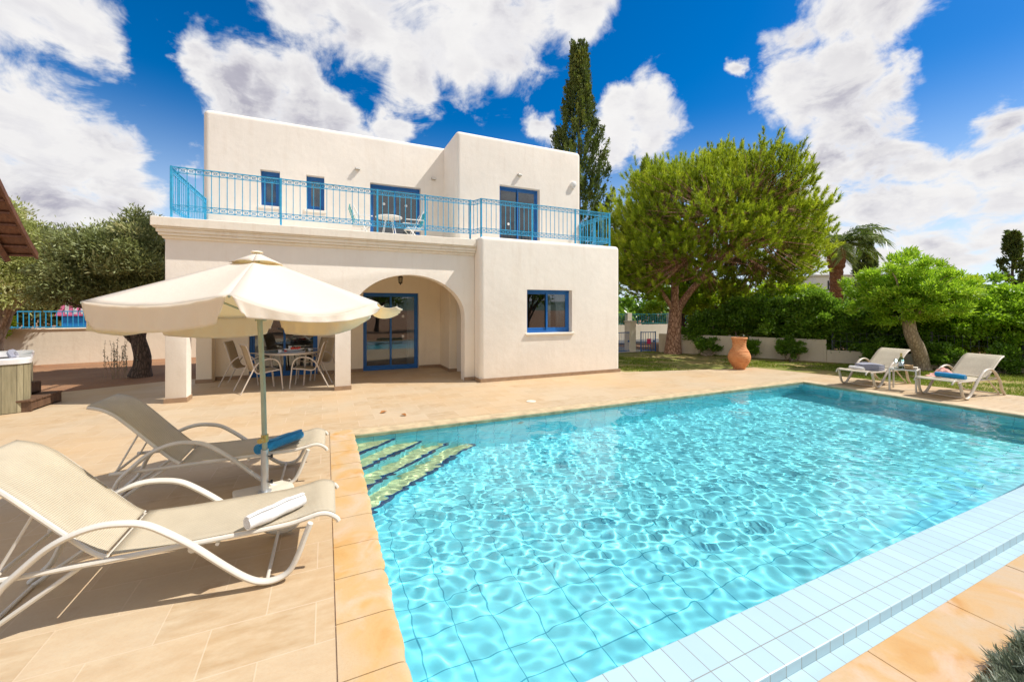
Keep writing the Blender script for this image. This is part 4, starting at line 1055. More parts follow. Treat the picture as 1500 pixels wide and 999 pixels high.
def limbs(base, path, targets, r0, r1, seed=0, mb=None, k0=.35):
    """trunk along path, branches to targets"""
    mb = mb or MB(); P = smoothpath(path, 4); n = len(P)
    mb.tube(P, [r0*(1-i/(n-1))**.8*(1)+r1*(1-(1-i/(n-1))**.8) if i > 1 else r0*(1.25-.12*i) for i in range(n)], 10)
    rnd = random.Random(seed)
    for t in targets:
        t = Vector([float(q) for q in t]); s = P[rnd.randrange(int(n*k0), n)]
        L = (t-s).length; m1 = s.lerp(t, .35)+Vector((rnd.uniform(-.08, .08)*L, rnd.uniform(-.08, .08)*L, .06*L)); m2 = s.lerp(t, .7)+Vector((rnd.uniform(-.07, .07)*L, rnd.uniform(-.07, .07)*L, .07*L))
        q = smoothpath([s, m1, m2, t], 3); ra = min(r1*.85, .012+.02*L)
        mb.tube(q, [ra*(1-.8*i/(len(q)-1)) for i in range(len(q))], 6)
    return mb

LM_olive = leaf_mat('olive_leaf', (.13, .17, .03), (.46, .50, .15), .38, .5, (.52, .52, .16), (.78, .74, .42))
LM_olive2 = leaf_mat('shaded_olive_leaf', (.11, .14, .045), (.34, .38, .15), .32, .5, (.32, .36, .08), (.60, .58, .28))  # darker copy of the olive leaf, with shade put into its tones
LM_pine = leaf_mat('pine_needle', (.08, .115, .010), (.32, .43, .020), .42, .5, (.50, .60, .02), (.62, .68, .06))
LM_cyp = leaf_mat('cypress_scale', (.035, .060, .014), (.13, .17, .028), .2, .6, None, (.30, .33, .05))
LM_yng = leaf_mat('young_tree_leaf', (.14, .27, .015), (.36, .58, .035), .50, .4, (.46, .70, .03), (.56, .72, .08))
LM_hedge = leaf_mat('hedge_leaf', (.06, .13, .015), (.18, .33, .03), .40, .32, (.30, .52, .03), (.30, .46, .05))
LM_lime = leaf_mat('lime_leaf', (.13, .24, .012), (.36, .54, .025), .50, .4, (.58, .72, .03), (.60, .70, .06))
LM_palm = leaf_mat('palm_leaf', (.07, .11, .02), (.20, .26, .06), .3, .4, None, (.45, .45, .15))
LM_lav = leaf_mat('lavender_leaf', (.09, .12, .07), (.27, .31, .22), .15, .7, (.3, .34, .2), (.55, .58, .48))
LM_grass = leaf_mat('grass_blade', (.08, .13, .01), (.22, .30, .02), .35, .5, None, (.50, .46, .12))
BK_pine = bark_mat('pine_bark', (.20, .09, .05), (.62, .36, .24)); BK_grey = bark_mat('grey_bark', (.27, .20, .14), (.50, .39, .28)); BK_dark = bark_mat('dark_bark', (.05, .035, .025), (.16, .11, .08)); BK_palm = bark_mat('palm_bark', (.14, .05, .02), (.40, .17, .08), 9)

# ---------------------------------------------------------------- pine
def pine(loc):
    t = thing('pine_tree', 'large spreading umbrella pine with reddish forked trunk right of the villa', 'pine tree', loc)
    mb = MB()
    # trunk in local coordinates, forks at about 1.9 m
    mb.tube(smoothpath([(0, 0, -.1), (.03, 0, .5), (.08, -.02, 1.2), (.13, -.03, 1.75)]), [.36, .33, .31, .29, .28, .265, .255, .25, .245, .24, .24, .24, .24][:13], 14)
    forks = [([(.10, -.02, 1.6), (.0, -.1, 2.4), (-.10, -.2, 3.3), (-.2, -.3, 4.6), (-.1, -.2, 6.0)], .17),
             ([(.16, -.02, 1.6), (.65, -.25, 2.4), (1.3, -.6, 3.2), (2.0, -1.0, 4.1), (2.7, -1.3, 5.3)], .155),
             ([(.0, 0, 1.7), (-.5, .0, 2.3), (-1.2, .1, 3.1), (-2.0, .2, 4.1)], .10),
             ([(.13, .0, 1.7), (.25, .2, 2.9), (.5, .7, 4.0), (.9, 1.1, 5.4)], .12)]
    pts = []
    for P, r in forks:
        q = smoothpath(P, 5); mb.tube(q, [r*(1-.72*i/(len(q)-1)) for i in range(len(q))], 9); pts += q[4:]
    r = np.random.default_rng(5); rnd = random.Random(8)
    cen = np.array([.72, -.85, 4.35]); rad = np.array([3.75, 3.8, 3.05])
    # clusters of shoots over a dome, gaps between them
    S = []; nC = 0
    while nC < 330:
        d = unit(r.normal(size=3)[None])[0]
        if d[2] < -.85: continue
        q = .45+.55*r.random()**.42
        f = .97+.06*math.sin(d[0]*6+1)+.06*math.sin(d[1]*7+d[2]*9)+.03*math.sin(d[0]*15)
        p = cen+d*rad*q*f
        if d[2] < 0: p[2] = cen[2]+d[2]*rad[2]*(.70+.22*min(1, abs(d[0])+.4*(d[0] > 0)))*q*f
        if math.sin(p[0]*2.0+1)*math.sin(p[1]*1.9)*math.sin(p[2]*2.4+.5) > .34: continue
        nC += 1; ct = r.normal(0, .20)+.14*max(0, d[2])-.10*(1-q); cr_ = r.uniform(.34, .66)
        for _ in range(int(12+26*r.random())):
            o_ = np.clip(r.normal(size=3), -1.4, 1.4)*cr_*np.array([.66, .66, .45]); S.append((p+o_, unit((d+o_*1.2)[None])[0], q, ct))
    P0 = np.array([s[0] for s in S])
    # branches gather the shoots
    hubs, _ = ell_clumps(70, cen, rad*.72, 3, inner=.3)
    for h in hubs:
        hv = Vector([float(x) for x in h]); s = min(pts, key=lambda p_: (p_-hv).length+.6*abs(p_.z-hv.z+.8)); L = (hv-s).length
        q = smoothpath([s, s.lerp(hv, .4)+Vector((rnd.uniform(-.2, .2), rnd.uniform(-.2, .2), -.05*L)), hv], 4)
        mb.tube(q, [(.03+.012*L)*(1-.75*i/(len(q)-1)) for i in range(len(q))], 5)
    for i, p_ in enumerate(P0):
        if i % 3: continue
        j = np.argmin(((hubs-p_)**2).sum(1)); a, b = Vector(map(float, hubs[j])), Vector(map(float, p_))
        mb.tube([a, a.lerp(b, .55)+Vector((0, 0, -.05)), b], [.018, .012, .007], 3, caps=False)
    mb.build('trunk', BK_pine, t, smooth=True, angle=60)
    # each shoot carries 2-4 upright bottle-brush tufts of needles
    V, T = [], []
    for p_, d, q, ct in S:
        top = max(0, d[2]); stone = float(np.clip(.52+ct+r.normal(0, .17), .03, 1))
        ax = unit((np.array([0, 0, .8+.6*top])+d*.6+r.normal(size=3)*.22)[None])[0]
        H = .16+.16*r.random()+.14*top; m_ = 48
        u = r.random(m_)**.8; base = p_+ax*(u[:, None]*H); rad_ = unit(np.cross(np.tile(ax, (m_, 1)), r.normal(size=(m_, 3))))
        dirn = unit(rad_*(.85-.45*u[:, None])+ax*(.50+.5*u[:, None])); L = (.11+.06*r.random((m_, 1)))
        sd = unit(np.cross(dirn, r.normal(size=(m_, 3))))*.0125
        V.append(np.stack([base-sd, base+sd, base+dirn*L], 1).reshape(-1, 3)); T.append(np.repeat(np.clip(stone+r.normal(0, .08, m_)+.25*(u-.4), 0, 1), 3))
    V = np.concatenate(V); T = np.concatenate(T)
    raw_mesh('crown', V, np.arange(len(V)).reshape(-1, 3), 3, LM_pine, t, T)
    return t
pine((12.36, 12.05, -.03))

# ---------------------------------------------------------------- cypress
def cypress(name, label, loc, h, w, seed, n=16000, parent_group='tall cypresses', ll=.11):
    t = thing(name, label, 'cypress', loc, 0, parent_group); r = np.random.default_rng(seed)
    MB().tube([(0, 0, -.1), (0, 0, h*.9)], [.16, .02], 7).build('trunk', BK_dark, t)
    # upswept sprays
    k = int(n/75); C = []; D = []
    prof = lambda u: w*(.62*min(1, (u/.12)**.6)+.38*math.sin(math.pi*min(1, u*1.25))**.7)*(1-max(0, u-.55)**1.35/.45**1.35*.86)
    for i in range(k):
        u = r.random()**.9*.985; a = r.random()*6.283; q = (.45+.55*r.random()**.5)
        R_ = prof(u)*q*(1+.16*math.sin(3*a+u*14+seed)); C.append([R_*math.cos(a), R_*math.sin(a), u*h]); D.append([math.cos(a)*.30, math.sin(a)*.30, 1])
    C, D = np.array(C), unit(np.array(D)); per = 75; idx = np.repeat(np.arange(k), per); m_ = len(idx)
    s = r.random((m_, 1)); ln = .34+.28*r.random((k, 1))
    P = C[idx]+D[idx]*s*ln[idx]*(h/11)**.5+r.normal(size=(m_, 3))*(.085*(1.1-s))*np.array([1, 1, 1.3])
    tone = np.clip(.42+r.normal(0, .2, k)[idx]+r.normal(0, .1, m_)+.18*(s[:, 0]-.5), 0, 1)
    leaves('crown', LM_cyp, t, P, D[idx]+r.normal(size=(m_, 3))*.45, tone, ll, ll*.42, seed)
    return t
cypress('cypress_tree', 'tall dark cypress rising behind the right end of the villa', (9.9, 14.9, 0), 12.9, 1.22, 21, 60000, ll=.12)

def tree(name, label, cat, loc, trunk_path, r0, r1, C, Rr, lm, bark, per, length, width, seed, group=None, k0=.35, **kw):
    t = thing(name, label, cat, loc, 0, group)
    tg = C[np.random.default_rng(seed).permutation(len(C))[:min(26, len(C))]]
    limbs(None, trunk_path, tg, r0, r1, seed, k0=k0).build('trunk', bark, t, smooth=True, angle=60)
    clump_leaves('crown', lm, t, C, Rr, per, length, width, seed, **kw)
    return t
# olives on the left
C, Rr = ell_clumps(150, (-.28, 0, 2.8), (1.55, 1.5, 1.40), 31, .17, .30, .3, low=-.8)
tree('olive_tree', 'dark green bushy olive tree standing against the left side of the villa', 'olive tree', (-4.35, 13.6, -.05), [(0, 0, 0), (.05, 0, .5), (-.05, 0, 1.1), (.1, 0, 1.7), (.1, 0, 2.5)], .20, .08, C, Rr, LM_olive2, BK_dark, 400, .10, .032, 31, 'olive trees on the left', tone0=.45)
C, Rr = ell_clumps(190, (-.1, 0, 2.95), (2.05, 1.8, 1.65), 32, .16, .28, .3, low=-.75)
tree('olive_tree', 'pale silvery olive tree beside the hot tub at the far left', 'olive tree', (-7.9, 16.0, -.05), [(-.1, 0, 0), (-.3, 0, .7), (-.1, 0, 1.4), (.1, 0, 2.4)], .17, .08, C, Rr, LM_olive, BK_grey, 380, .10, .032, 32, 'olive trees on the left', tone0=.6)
C, Rr = ell_clumps(110, (0, 0, 3.0), (2.0, 2.0, 1.6), 33, .18, .30, .3, low=-.6)
tree('olive_tree', 'silvery olive tree beyond the left garden wall, between the two nearer olives', 'olive tree', (-8.2, 21.0, -.05), [(0, 0, 0), (.1, 0, 1), (0, 0, 2.6)], .2, .1, C, Rr, LM_olive, BK_grey, 220, .10, .035, 33, 'olive trees on the left', tone0=.5)
C, Rr = ell_clumps(40, (0, 0, 1.25), (.95, .6, .5), 34, .22, .36, .3)
tree('citrus_bush', 'bright yellow green bush leaning over the left garden wall', 'bush', (-9.4, 17.35, -.05), [(0, 0, 0), (.1, 0, .9)], .05, .03, C, Rr, LM_lime, BK_dark, 150, .09, .05, 34, tone0=.6)
# dry flower stalks by the olive trunk
t = thing('dry_weeds', 'tall dry seed stalks growing against the olive trunk by the garden wall', 'weeds', (-4.75, 13.5, -.05)); r = np.random.default_rng(9)
P, D = [], []
mb = MB()
for k in range(22):
    x, y = r.normal(0, .16), r.normal(0, .12); h = .5+.55*r.random(); lx, ly = r.normal(0, .1), r.normal(0, .1)
    mb.tube([(x, y, 0), (x+lx*.5, y+ly*.5, h*.5), (x+lx, y+ly, h)], .004, 3, caps=False)
    for j in range(22):
        u = .3+.7*r.random(); P.append([x+lx*u, y+ly*u, h*u]); D.append(r.normal(size=3))
mb.build('stalks', simple('dry_stalk', (.32, .24, .14), .9), t)
leaves('seed_heads', LM_lav, t, np.array(P), np.array(D), r.random(len(P)), .035, .02, 3)

# young leaning tree on the lawn
C, Rr = ell_clumps(230, (-.22, .1, 2.12), (1.45, 1.45, 1.0), 41, .12, .22, .25, low=-.9)
ext = np.array([[-.3, .1, 3.2], [-.1, .2, 3.32], [.5, .1, 3.1], [1.05, .0, 3.0], [1.25, .0, 2.8], [-1.4, .1, 2.8], [-1.0, 0, 3.0], [.2, .3, 3.2]])
C = np.concatenate([C, ext]); Rr = np.concatenate([Rr, np.full(len(ext), .2)])
tree('leaning_tree', 'bright green tree with a leaning bare trunk on the lawn between the far loungers', 'tree', (15.32, 5.82, -.04), [(.10, 0, -.05), (.04, 0, .22), (-.16, 0, .6), (-.46, .05, 1.1), (-.5, .1, 1.8)], .19, .13, C, Rr, LM_yng, BK_grey, 150, .12, .030, 41, tone0=.6, up=.45, shell=.8, k0=.78)

# hedge shrubs along the right wall: each its own thing
def shrub(name, label, loc, rx, ry, rz_, zc, k, seed, lm, per=170, ll=.10, lw=.055, group='shrubs along the right garden wall', tone0=.45, stems=True, low=-.8):
    C, Rr = ell_clumps(int(k*1.25), (0, 0, zc), (rx, ry, rz_), seed, .20, .34, .35, low=low)
    t = thing(name, label, 'shrub', loc, 0, group)
    mb = MB(); rnd = random.Random(seed)
    for q in range(4):
        e = Vector(map(float, C[rnd.randrange(len(C))])); mb.tube(smoothpath([(rnd.uniform(-.15, .15), rnd.uniform(-.1, .1), 0), (rnd.uniform(-.3, .3), rnd.uniform(-.2, .2), zc*.4), tuple(e)], 4), [.05-.004*i for i in range(9)], 6)
    mb.build('stems', BK_grey, t, smooth=True); clump_leaves('foliage', lm, t, C, Rr, per, ll, lw, seed, tone0=tone0); return t
def wp(u): # point on the wall line
    a, b = Vector((12.55, 12.4)), Vector((17.7, 3.4)); return a.lerp(b, u)
SH = [(.12, .05, 'low dark leafy shrub behind the pine trunk, left of the terracotta jar', .9, .8, .65, 1.0, 60, LM_hedge, .50),
      (.245, .35, 'rounded dark green shrub directly behind the terracotta jar', .95, .9, .85, 1.45, 70, LM_hedge, .45),
      (.36, .15, 'tall dark shrub with low skirt against the wall, right of the terracotta jar', 1.0, .9, .95, 1.25, 95, LM_hedge, .40),
      (.46, .1, 'glossy dark green shrub with bare forked stems beside the left far lounger', 1.05, .9, 1.05, 1.35, 95, LM_hedge, .68),
      (.555, .2, 'dense dark shrub behind the backrest of the left far lounger', 1.0, .9, .85, 1.1, 90, LM_hedge, .52),
      (.66, .25, 'dense dark shrub right behind the leaning tree', 1.05, .9, 1.15, 1.25, 100, LM_hedge, .38),
      (.765, .25, 'loose green shrub behind the right far lounger', 1.0, .9, 1.1, 1.25, 95, LM_yng, .35),
      (.87, .3, 'bright green rounded shrub near the right edge of the photo', 1.05, 1.0, 1.15, 1.45, 95, LM_yng, .42),
      (.975, .3, 'bright green shrub at the far right end of the hedge', 1.1, 1.0, 1.15, 1.45, 95, LM_yng, .45)]
dn = Vector((5.15, -9.0)).normalized(); nrm = Vector((-dn.y, dn.x))   # outward, away from the garden
if nrm.x < 0: nrm = -nrm
for i, (u, off, lb, rx, ry, rz_, zc, k, lm, t0) in enumerate(SH):
    q = wp(u)+nrm*(off+.45); shrub('hedge_shrub', lb, (q.x, q.y, -.05), rx, ry, rz_, zc, k, 50+i, lm, tone0=t0, per=230, low=-1)
for (u, lb, r_s) in [(.60, 'low leafy bush at the wall foot behind the far left lounger', .45), (.73, 'low leafy bush at the wall foot between the leaning tree and the right far lounger', .55), (.84, 'low leafy bush at the wall foot behind the right far lounger', .45), (.93, 'low leafy bush at the wall foot near the right edge of the photo', .55), (.27, 'low leafy bush at the wall foot just left of the terracotta jar', .35), (.385, 'small low bush at the foot of the wall between the jar and the forked stems', .42), (.14, 'small sprawling bush at the foot of the pine, on the wall side', .5)]:
    q = wp(u)-nrm*.45; shrub('low_bush', lb, (q.x, q.y, -.05), r_s, r_s, .38+.1*(u > .5), .38, 26, 70+int(u*20), LM_hedge, per=110, ll=.08, lw=.035, group='low bushes at the wall foot')
# second row beyond the wall: lime green trees catching the sun
BT = [((15.5, 14.6), 1.9, 1.2, 2.3, 'lime green tree beyond the gate and street, left of the pine trunk', LM_lime, 'f'),
      ((17.2, 13.6), 1.7, 1.1, 2.2, 'lime green tree beyond the wall, right of the pine trunk', LM_lime, 'f'),
      ((17.9, 11.2), 1.5, 1.0, 2.1, 'light green tree beyond the wall, above the terracotta jar', LM_lime, 'f'),
      ((18.8, 9.0), 1.2, .5, 1.2, 'low light green tree beyond the wall, just in front of the palm trunk', LM_lime, 'f'),
      ((13.2, 18.5), 1.6, 1.6, 3.0, 'dark green tree seen between the villa corner and the pine', LM_hedge, 'f'),
      ((21.0, 5.4), 1.6, 1.0, 1.7, 'yellow green tree beyond the hedge, right of the leaning tree', LM_yng, 'f'),
      ((22.5, 3.2), 1.8, 1.0, 1.7, 'yellow green tree beyond the right end of the hedge', LM_yng, 'f'),
      ((25.5, 8.9), 1.7, 1.2, 2.3, 'yellow green tree beyond the hedge, right of the palm', LM_lime, 'f')]
for i, ((x, y), rx, rz_, zc, lb, lm, _) in enumerate(BT):
    C, Rr = ell_clumps(70, (0, 0, zc), (rx, rx, rz_), 80+i, .22, .36, .3, low=-.8)
    tree('street_tree', lb, 'tree', (x, y, -.05), [(0, 0, 0), (.1, 0, 1.), (0, .1, 2.2)], .12, .07, C, Rr, lm, BK_dark, 170, .13, .075, 80+i, 'trees beyond the garden wall', tone0=.5)

# far tree belt and hills so that the horizon is closed
def belt(name, label, x0, y0, x1, y1, n, h, seed, lm):
    r = np.random.default_rng(seed); C, Q = [], []
    for i in range(n):
        u = r.random(); hh = h*(.6+.5*r.random()); C.append([x0+(x1-x0)*u, y0+(y1-y0)*u+r.normal(0, 1.2), hh*r.uniform(.15, .8)]); Q.append(h*r.uniform(.18, .30))
    o = clump_leaves(name, lm, None, np.array(C), np.array(Q), 130, .42, .22, seed)
    tag(o, label, 'trees', kind='stuff')
belt('far_woodland', 'distant belt of green trees closing the horizon on the right', 18, 34, 75, -6, 330, 3.4, 201, LM_hedge)
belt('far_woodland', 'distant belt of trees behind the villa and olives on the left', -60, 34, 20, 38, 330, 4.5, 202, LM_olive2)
hl = MB(); vs = []; r = random.Random(5)
for i in range(91):
    a = R(4*i); hh = 12+7*math.sin(a*3+1)+5*math.sin(a*7)+3*math.sin(a*13+2)
    for (d_, z) in ((330, -1), (420, max(2, hh*.7)), (520, max(3, hh))): vs.append((d_*math.sin(a), d_*math.cos(a), z))
hl.add(vs, [(i*3+j, i*3+3+j, i*3+4+j, i*3+1+j) for i in range(90) for j in range(2)])
tag(hl.build('hills', simple('hill_scrub', (.10, .14, .10), 1., var=.3, scale=.05), smooth=True), kind='structure')
# trees on the near side of the garden, seen only as reflections in the glass doors
for i, (x, y, s) in enumerate([(-6, -8.5, 1.5), (-1.5, -9.5, 1.7), (3.5, -9, 1.6), (8.5, -9.5, 1.7), (13, -8, 1.5)]):
    C, Rr = ell_clumps(45, (0, 0, 2.3*s), (1.9*s, 1.5*s, 1.5*s), 300+i, .24, .38, .3, low=-.9)
    tree('garden_tree', 'dark leafy tree behind the viewer on the near side of the pool', 'tree', (x, y, -.05), [(0, 0, 0), (.1, 0, 1.), (0, .1, 2.6)], .16, .09, C, Rr, LM_hedge, BK_dark, 110, .22, .12, 300+i, 'trees mirrored in the glass doors', tone0=.4)

# palms
def palm(label, loc, h, r0, nf, fl, seed, bushy=False):
    t = thing('palm_tree', label, 'palm tree', loc, 0, 'palms beyond the hedge'); r = np.random.default_rng(seed)
    if h > 1.0:
        prof = [(0, 0)]+[(r0*(1.0+(.10 if k % 2 else 0))*(1.2 if k > 26 else 1)*(1+.25*max(0, (k-26)/6)), h*k/34) for k in range(35)]+[(0, h)]
        MB().lathe(prof, 14).build('trunk', BK_palm, t)
    P, D, T = [], [], []; mb = MB()
    for k in range(nf):
        a = r.random()*6.283; el0 = r.uniform(.35, 1.45) if not bushy else r.uniform(.2, 1.3); L = fl*r.uniform(.75, 1.1)
        q = []; pos = np.array([0, 0, h-.05]); e = el0
        for j in range(13):
            q.append(pos.copy()); dirv = np.array([math.cos(a)*math.cos(e), math.sin(a)*math.cos(e), math.sin(e)]); pos = pos+dirv*L/12; e -= .125*(1.25-el0*.35)
        mb.tube([tuple(z) for z in q], [.022*(1-.8*j/12) for j in range(13)], 4, caps=False)
        tn = r.uniform(.3, .8)
        side = np.array([-math.sin(a), math.cos(a), 0])
        for j in range(2, 13):
            dd = unit((q[j]-q[j-1])[None])[0]
            for w_ in range(9):
                u = r.random(); b = q[j-1]*(1-u)+q[j]*u
                for s in (-1, 1):
                    P.append(b); D.append(dd*.75+side*s*.9+np.array([0, 0, -.12+.12*r.normal()])); T.append(np.clip(tn+r.normal(0, .12), 0, 1))
    mb.build('frond_stems', LM_palm_stem, t); leaves('fronds', LM_palm, t, np.array(P), np.array(D), np.array(T), .42*fl/1.6, .030, seed, droop=.25); return t
LM_palm_stem = simple('frond_stem', (.25, .26, .08), .5)
palm('tall palm with red brown trunk rising above the hedge, right of the pine', (22.6, 11.7, -.05), 4.75, .26, 26, 2.1, 91)
palm('short bushy palm just right of the tall palm trunk', (23.6, 10.4, -.05), 2.9, .25, 30, 1.5, 92, True)
cypress('slim_cypress', 'slim dark cypress directly behind the palm fronds', (30.6, 14.2, 0), 6.3, .62, 93, 9000, 'distant cypresses at the right', .2)
cypress('slim_cypress', 'narrow ragged dark cypress standing alone near the right edge of the photo', (34.2, 9.2, 0), 5.6, .62, 94, 7000, 'distant cypresses at the right', .2)
cypress('slim_cypress', 'broad dark cypress cut off by the right edge of the photo', (31.5, 7.2, 0), 5.7, .85, 95, 12000, 'distant cypresses at the right', .2)

# lavender at the near right corner, beyond the stone border
t0 = np.random.default_rng(101)
def lavender(label, loc, s, seed):
    t = thing('lavender_plant', label, 'lavender', loc, 0, 'lavender along the pool border'); r = np.random.default_rng(seed)
    n = 260; P, D, T = [], [], []; mb = MB()
    for k in range(n):
        a = r.random()*6.283; q = math.sqrt(r.random())*s; e = np.array([math.cos(a)*q*1.0, math.sin(a)*q, .06+.07*r.random()+.05*(1-q/s)]); b = np.array([math.cos(a)*q*.35, math.sin(a)*q*.35, 0])
        tn = r.uniform(.2, .9)
        for j in range(16):
            u = .25+.75*j/15; p = b*(1-u)+e*u; 
            for s_ in range(2):
                P.append(p); d = unit((e-b)[None])[0]; D.append(d*1.1+r.normal(size=3)*.5); T.append(np.clip(tn+r.normal(0, .1), 0, 1))
        if k % 4 == 0: mb.tube([tuple(b), tuple(e)], .0025, 3, caps=False)
    mb.build('stems', BK_grey, t); leaves('foliage', LM_lav, t, np.array(P), np.array(D), np.array(T), .040, .0055, seed); return t
for i, (x, y, s, lb) in enumerate([(2.66, .66, .15, 'grey green lavender clump at the stone border, lowest at the bottom edge of the photo'), (2.90, .69, .16, 'grey green lavender clump at the stone border, second from the bottom edge of the photo'),
                                   (3.15, .70, .15, 'grey green lavender clump at the stone border, third from the bottom edge of the photo'), (3.40, .69, .16, 'grey green lavender clump at the stone border, furthest up the right edge of the photo'),
                                   (3.70, .66, .15, 'grey green lavender clump at the stone border, just beyond the right edge of the photo')]):
    lavender(lb, (x, y, -.06), s, 110+i)

# ---------------------------------------------------------------- lawn
m, nt, p = mat('lawn'); o_ = nt.obj()
n = nt.noise(o_, .8, 5, .6); n2 = nt.noise(o_, 9, 5, .65)
c = nt.mix(nt.rng(n, .42, .60), (.13, .17, .02), (.42, .28, .12)); c = nt.mix(nt.rng(n2, .4, .65), c, (.26, .24, .05))
nt.set(p.inputs['Base Color'], c); p.inputs['Roughness'].default_value = .95; nt.set(p.inputs['Normal'], nt.bump(n2, .8, .03))
poly = [(7.3, 8.75), (10.4, 8.0), (11.2, 7.9), (11.7, 6.15), (12.2, 3.85), (12.6, 1.5), (12.95, -3), (19, -3), (17.75, 3.2), (12.7, 12.0), (12.0, 12.9), (7.3, 13.3)]
lw = MB().add([(x, y, -.052) for x, y in poly], [tuple(range(len(poly)))]).build('lawn', m); tag(lw, kind='structure')
from mathutils.geometry import intersect_point_tri_2d
def inpoly(x, y):
    ins = False; j = len(poly)-1
    for i in range(len(poly)):
        xi, yi = poly[i]; xj, yj = poly[j]
        if (yi > y) != (yj > y) and x < (xj-xi)*(y-yi)/(yj-yi)+xi: ins = not ins
        j = i
    return ins
r = np.random.default_rng(77); P = []; T = []
while len(P) < 42000:
    x = r.uniform(7.4, 18.5); y = r.uniform(-1, 13)
    if not inpoly(x, y): continue
    g = math.sin(x*1.7+.5*math.sin(y*1.3))*math.sin(y*1.45+1.2)+.45*math.sin(x*4.1+y*3.3)
    d = math.hypot(x-12.3, y-11.5)
    if g+ .5*r.random() < (.35 if d > 2.6 else .9) - (.5 if x > 12 and y < 6 else 0): continue
    P.append((x, y, -.055)); T.append(np.clip(.45+.2*g+r.normal(0, .15)+(.15 if x > 12.5 and y < 6 else 0), 0, 1))
P = np.array(P); D = r.normal(size=P.shape)*.5; D[:, 2] = 1
tag(leaves('grass', LM_grass, None, P, D, np.array(T), .055, .012, 5), kind='stuff', label='patchy green and straw coloured lawn grass beside the patio', cat='grass')
# fallen needles and grit are part of the soil material

# ---------------------------------------------------------------- walls, gate, street
M_gwall = stucco('garden_wall_stucco', (.86, .76, .61), .6)
M_gwall2 = stucco('right_wall_stucco', (.78, .66, .50), 1.)
t = thing('garden_wall', 'long cream stucco garden wall behind the hot tub and olives', 'wall', (-8.46, 17.75, 0), R(7.3))
MB().box(-14, 8.5, 0, .22, -.1, 1.03).build('wall_body', M_gwall, t); MB().box(-14.02, 8.52, -.03, .25, 1.031, 1.075).build('wall_cap', M_gwall, t, bevel=.01)
t = thing('boundary_wall', 'low weathered plaster wall along the right side of the lawn', 'wall', (12.35, 12.75, 0), math.atan2(-9.0, 5.15))
L = math.hypot(5.15, 9.0)
MB().box(0, L*.52, -.1, .1, -.1, .68).build('wall_body', M_gwall2, t, bevel=.012); MB().box(L*.5205, L*1.6, -.1, .1, -.1, .34).build('wall_body', M_gwall2, t, bevel=.012)
M_fence = simple('dark_fence_iron', (.04, .05, .06), .5)
fn = thing('wall_fence', 'dark iron trellis fence standing on the low part of the right wall', 'fence', (12.35, 12.75, .34), math.atan2(-9.0, 5.15))
mb = MB()
for i in range(60): mb.box(L*.54+i*.16-.006, L*.54+i*.16+.006, -.006, .006, 0, .6)
for z in (.08, .3, .56): mb.box(L*.54, L*.54+59*.16, -.0055, .0055, z-.006, z+.006)
mb.build('bars', M_fence, fn)
for i in range(5): MB().box(L*.535+i*2.3-.025, L*.535+i*2.3+.025, -.025, .025, 0, .68).build('post', M_fence, fn)
# gate: two open blue leaves
def gate_leaf(label, loc, rz, W):
    t = thing('garden_gate', label, 'gate', loc, rz, 'blue metal gate leaves')
    mb = MB().box(0, .035, -.015, .015, 0, .82).box(W-.035, W, -.015, .015, 0, .82).box(.035, W-.035, -.012, .012, .77, .80).box(.035, W-.035, -.012, .012, .04, .07)
    mb.build('gate_frame', M_blue, t)
    mb = MB(); n = int(W/.11)
    for i in range(1, n): mb.box(W*i/n-.007, W*i/n+.007, -.007, .007, .07, .77)
    mb.build('bars', M_blue, t); MB().box(W*.8, W*.92, -.03, -.016, .40, .46).build('latch', M_blue, t)
gate_leaf('blue metal gate leaf beside the villa corner, the left one', (10.35, 13.0, -.04), 0.15, .82)
gate_leaf('blue metal gate leaf by the pine trunk, the right one', (11.55, 12.95, -.04), -.25, .66)
t = thing('gate_pillar', 'white square gate pillar beside the left gate leaf', 'pillar', (11.28, 13.25, -.05))
MB().box(-.16, .16, -.16, .16, 0, 1.2).build('pillar_body', M_gwall, t, bevel=.01); MB().box(-.19, .19, -.19, .19, 1.201, 1.25).build('pillar_cap', M_gwall, t, bevel=.01)
sheet('path', [(9.9, 12.2, 13.0, 16.2)], -.045, simple('path_concrete', (.50, .44, .36), .9, var=.15))
sheet('street', [(9, 60, 16.2, 22)], -.040, simple('asphalt', (.11, .105, .10), .9, var=.2, scale=20))
t = thing('street_wall', 'white wall with teal railing across the street beyond the gate', 'wall', (16, 18.2, 0))
MB().box(-7, 9, 0, .2, -.1, .78).build('wall_body', M_gwall, t)
mb = MB().box(-6.9, 8.9, .08, .12, 1.36, 1.4).box(-6.9, 8.9, .08, .12, .84, .87)
for i in range(120): mb.box(-6.9+i*.132, -6.9+i*.132+.022, .09, .11, .87, 1.36)
M_tealf = simple('teal_fence_paint', (.02, .20, .22), .5)
mb.build('railing', M_tealf, t)
for i in range(6): MB().box(-6.9+i*3.1, -6.6+i*3.1, -.02, .22, .7805, 1.45).build('pier', M_gwall, t)
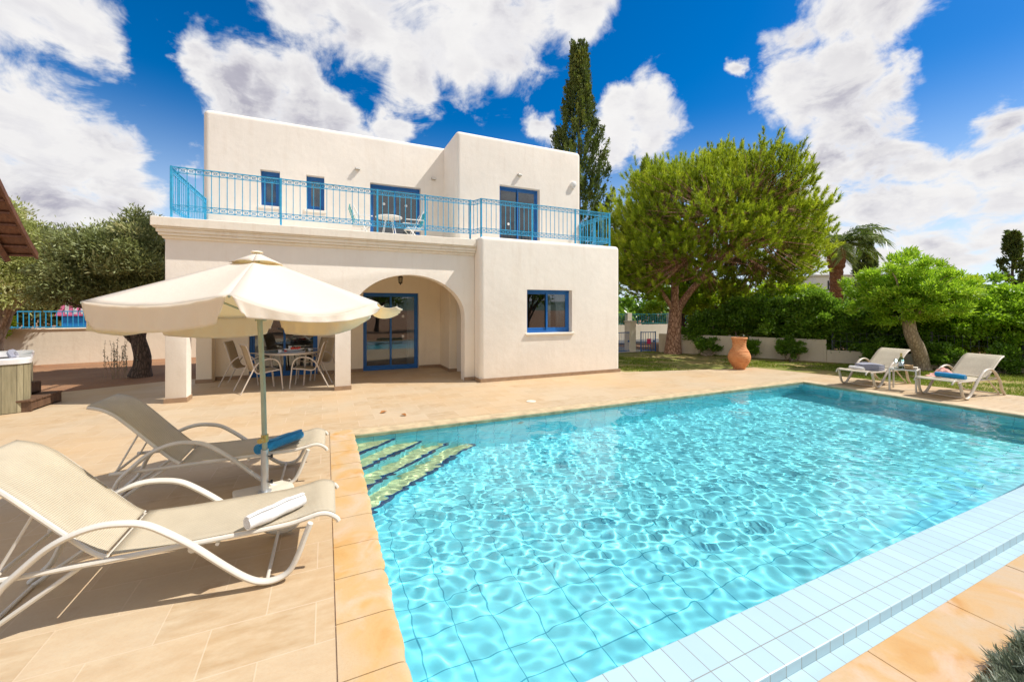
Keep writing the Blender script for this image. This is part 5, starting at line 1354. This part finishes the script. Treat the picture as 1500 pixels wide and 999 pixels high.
# a pink bag hangs on the gate
tag(lumpy('pink_bag', (.16, .05, .20), simple('pink_fabric', (.75, .03, .16), .7), 6, (11.86, 12.82, .28), -.2, 'small bright pink bag hanging on the right gate leaf', 'bag', .006), 'small bright pink bag hanging on the right gate leaf', 'bag')
# playground things beyond the left wall
t = thing('playground_fence', 'light blue playground fence beyond the left garden wall', 'fence', (-12.5, 24, 0))
mb = MB().box(0, 10, -.02, .02, 1.55, 1.60).box(0, 10, -.02, .02, .9, .94)
for i in range(60): mb.box(i*.17, i*.17+.025, -.012, .012, .0, 1.58)
mb.build('bars', M_rail, t)
t = thing('playhouse', 'pink and white patterned children\'s playhouse with blue base beyond the left wall', 'playhouse', (-10.2, 26.2, 0))
pk = simple('pink_white_panel', (.85, .20, .38), .6, var=.0)
MB().box(-.8, .8, -.6, .6, 0, 1.35).build('blue_base', simple('blue_plastic', (.01, .22, .62), .4), t, bevel=.03)
MB().prism([(-1.0, 1.351), (1.0, 1.351), (.55, 2.25), (-.55, 2.25)], 'y', -.7, .7).build('roof', pk, t, bevel=.03)
for i in range(5): MB().box(-.62+i*.27, -.50+i*.27, -.712, -.7005, 1.45, 2.1).build('white_stripe', M_white, t)
# lamp post, distant house, hills
t = thing('lamp_post', 'thin white lamp post left of the tall palm trunk', 'lamp post', (25.2, 13.35, 0))
MB().tube([(0, 0, 0), (0, 0, 4.3)], [.05, .035], 10).build('pole', M_white, t); MB().box(-.32, .04, -.06, .06, 4.28, 4.36).build('lamp_head', M_white, t, bevel=.015)
t = thing('distant_house', 'pale flat roofed house partly hidden behind the palm trunk', 'house', (40.5, 20.5, 0), R(-30))
MB().box(-2.2, 3.5, 0, 5, 0, 4.5).build('wall', M_wall, t, bevel=.05); 
for (x, z) in ((-1.2, 3.3), (.8, 3.3), (2.4, 3.3)): MB().box(x, x+.7, -.03, .02, z, z+.8).build('window', M_dark, t)
MB().box(-2.35, 3.65, -.15, 5.15, 4.501, 4.62).build('roof', M_trim, t)
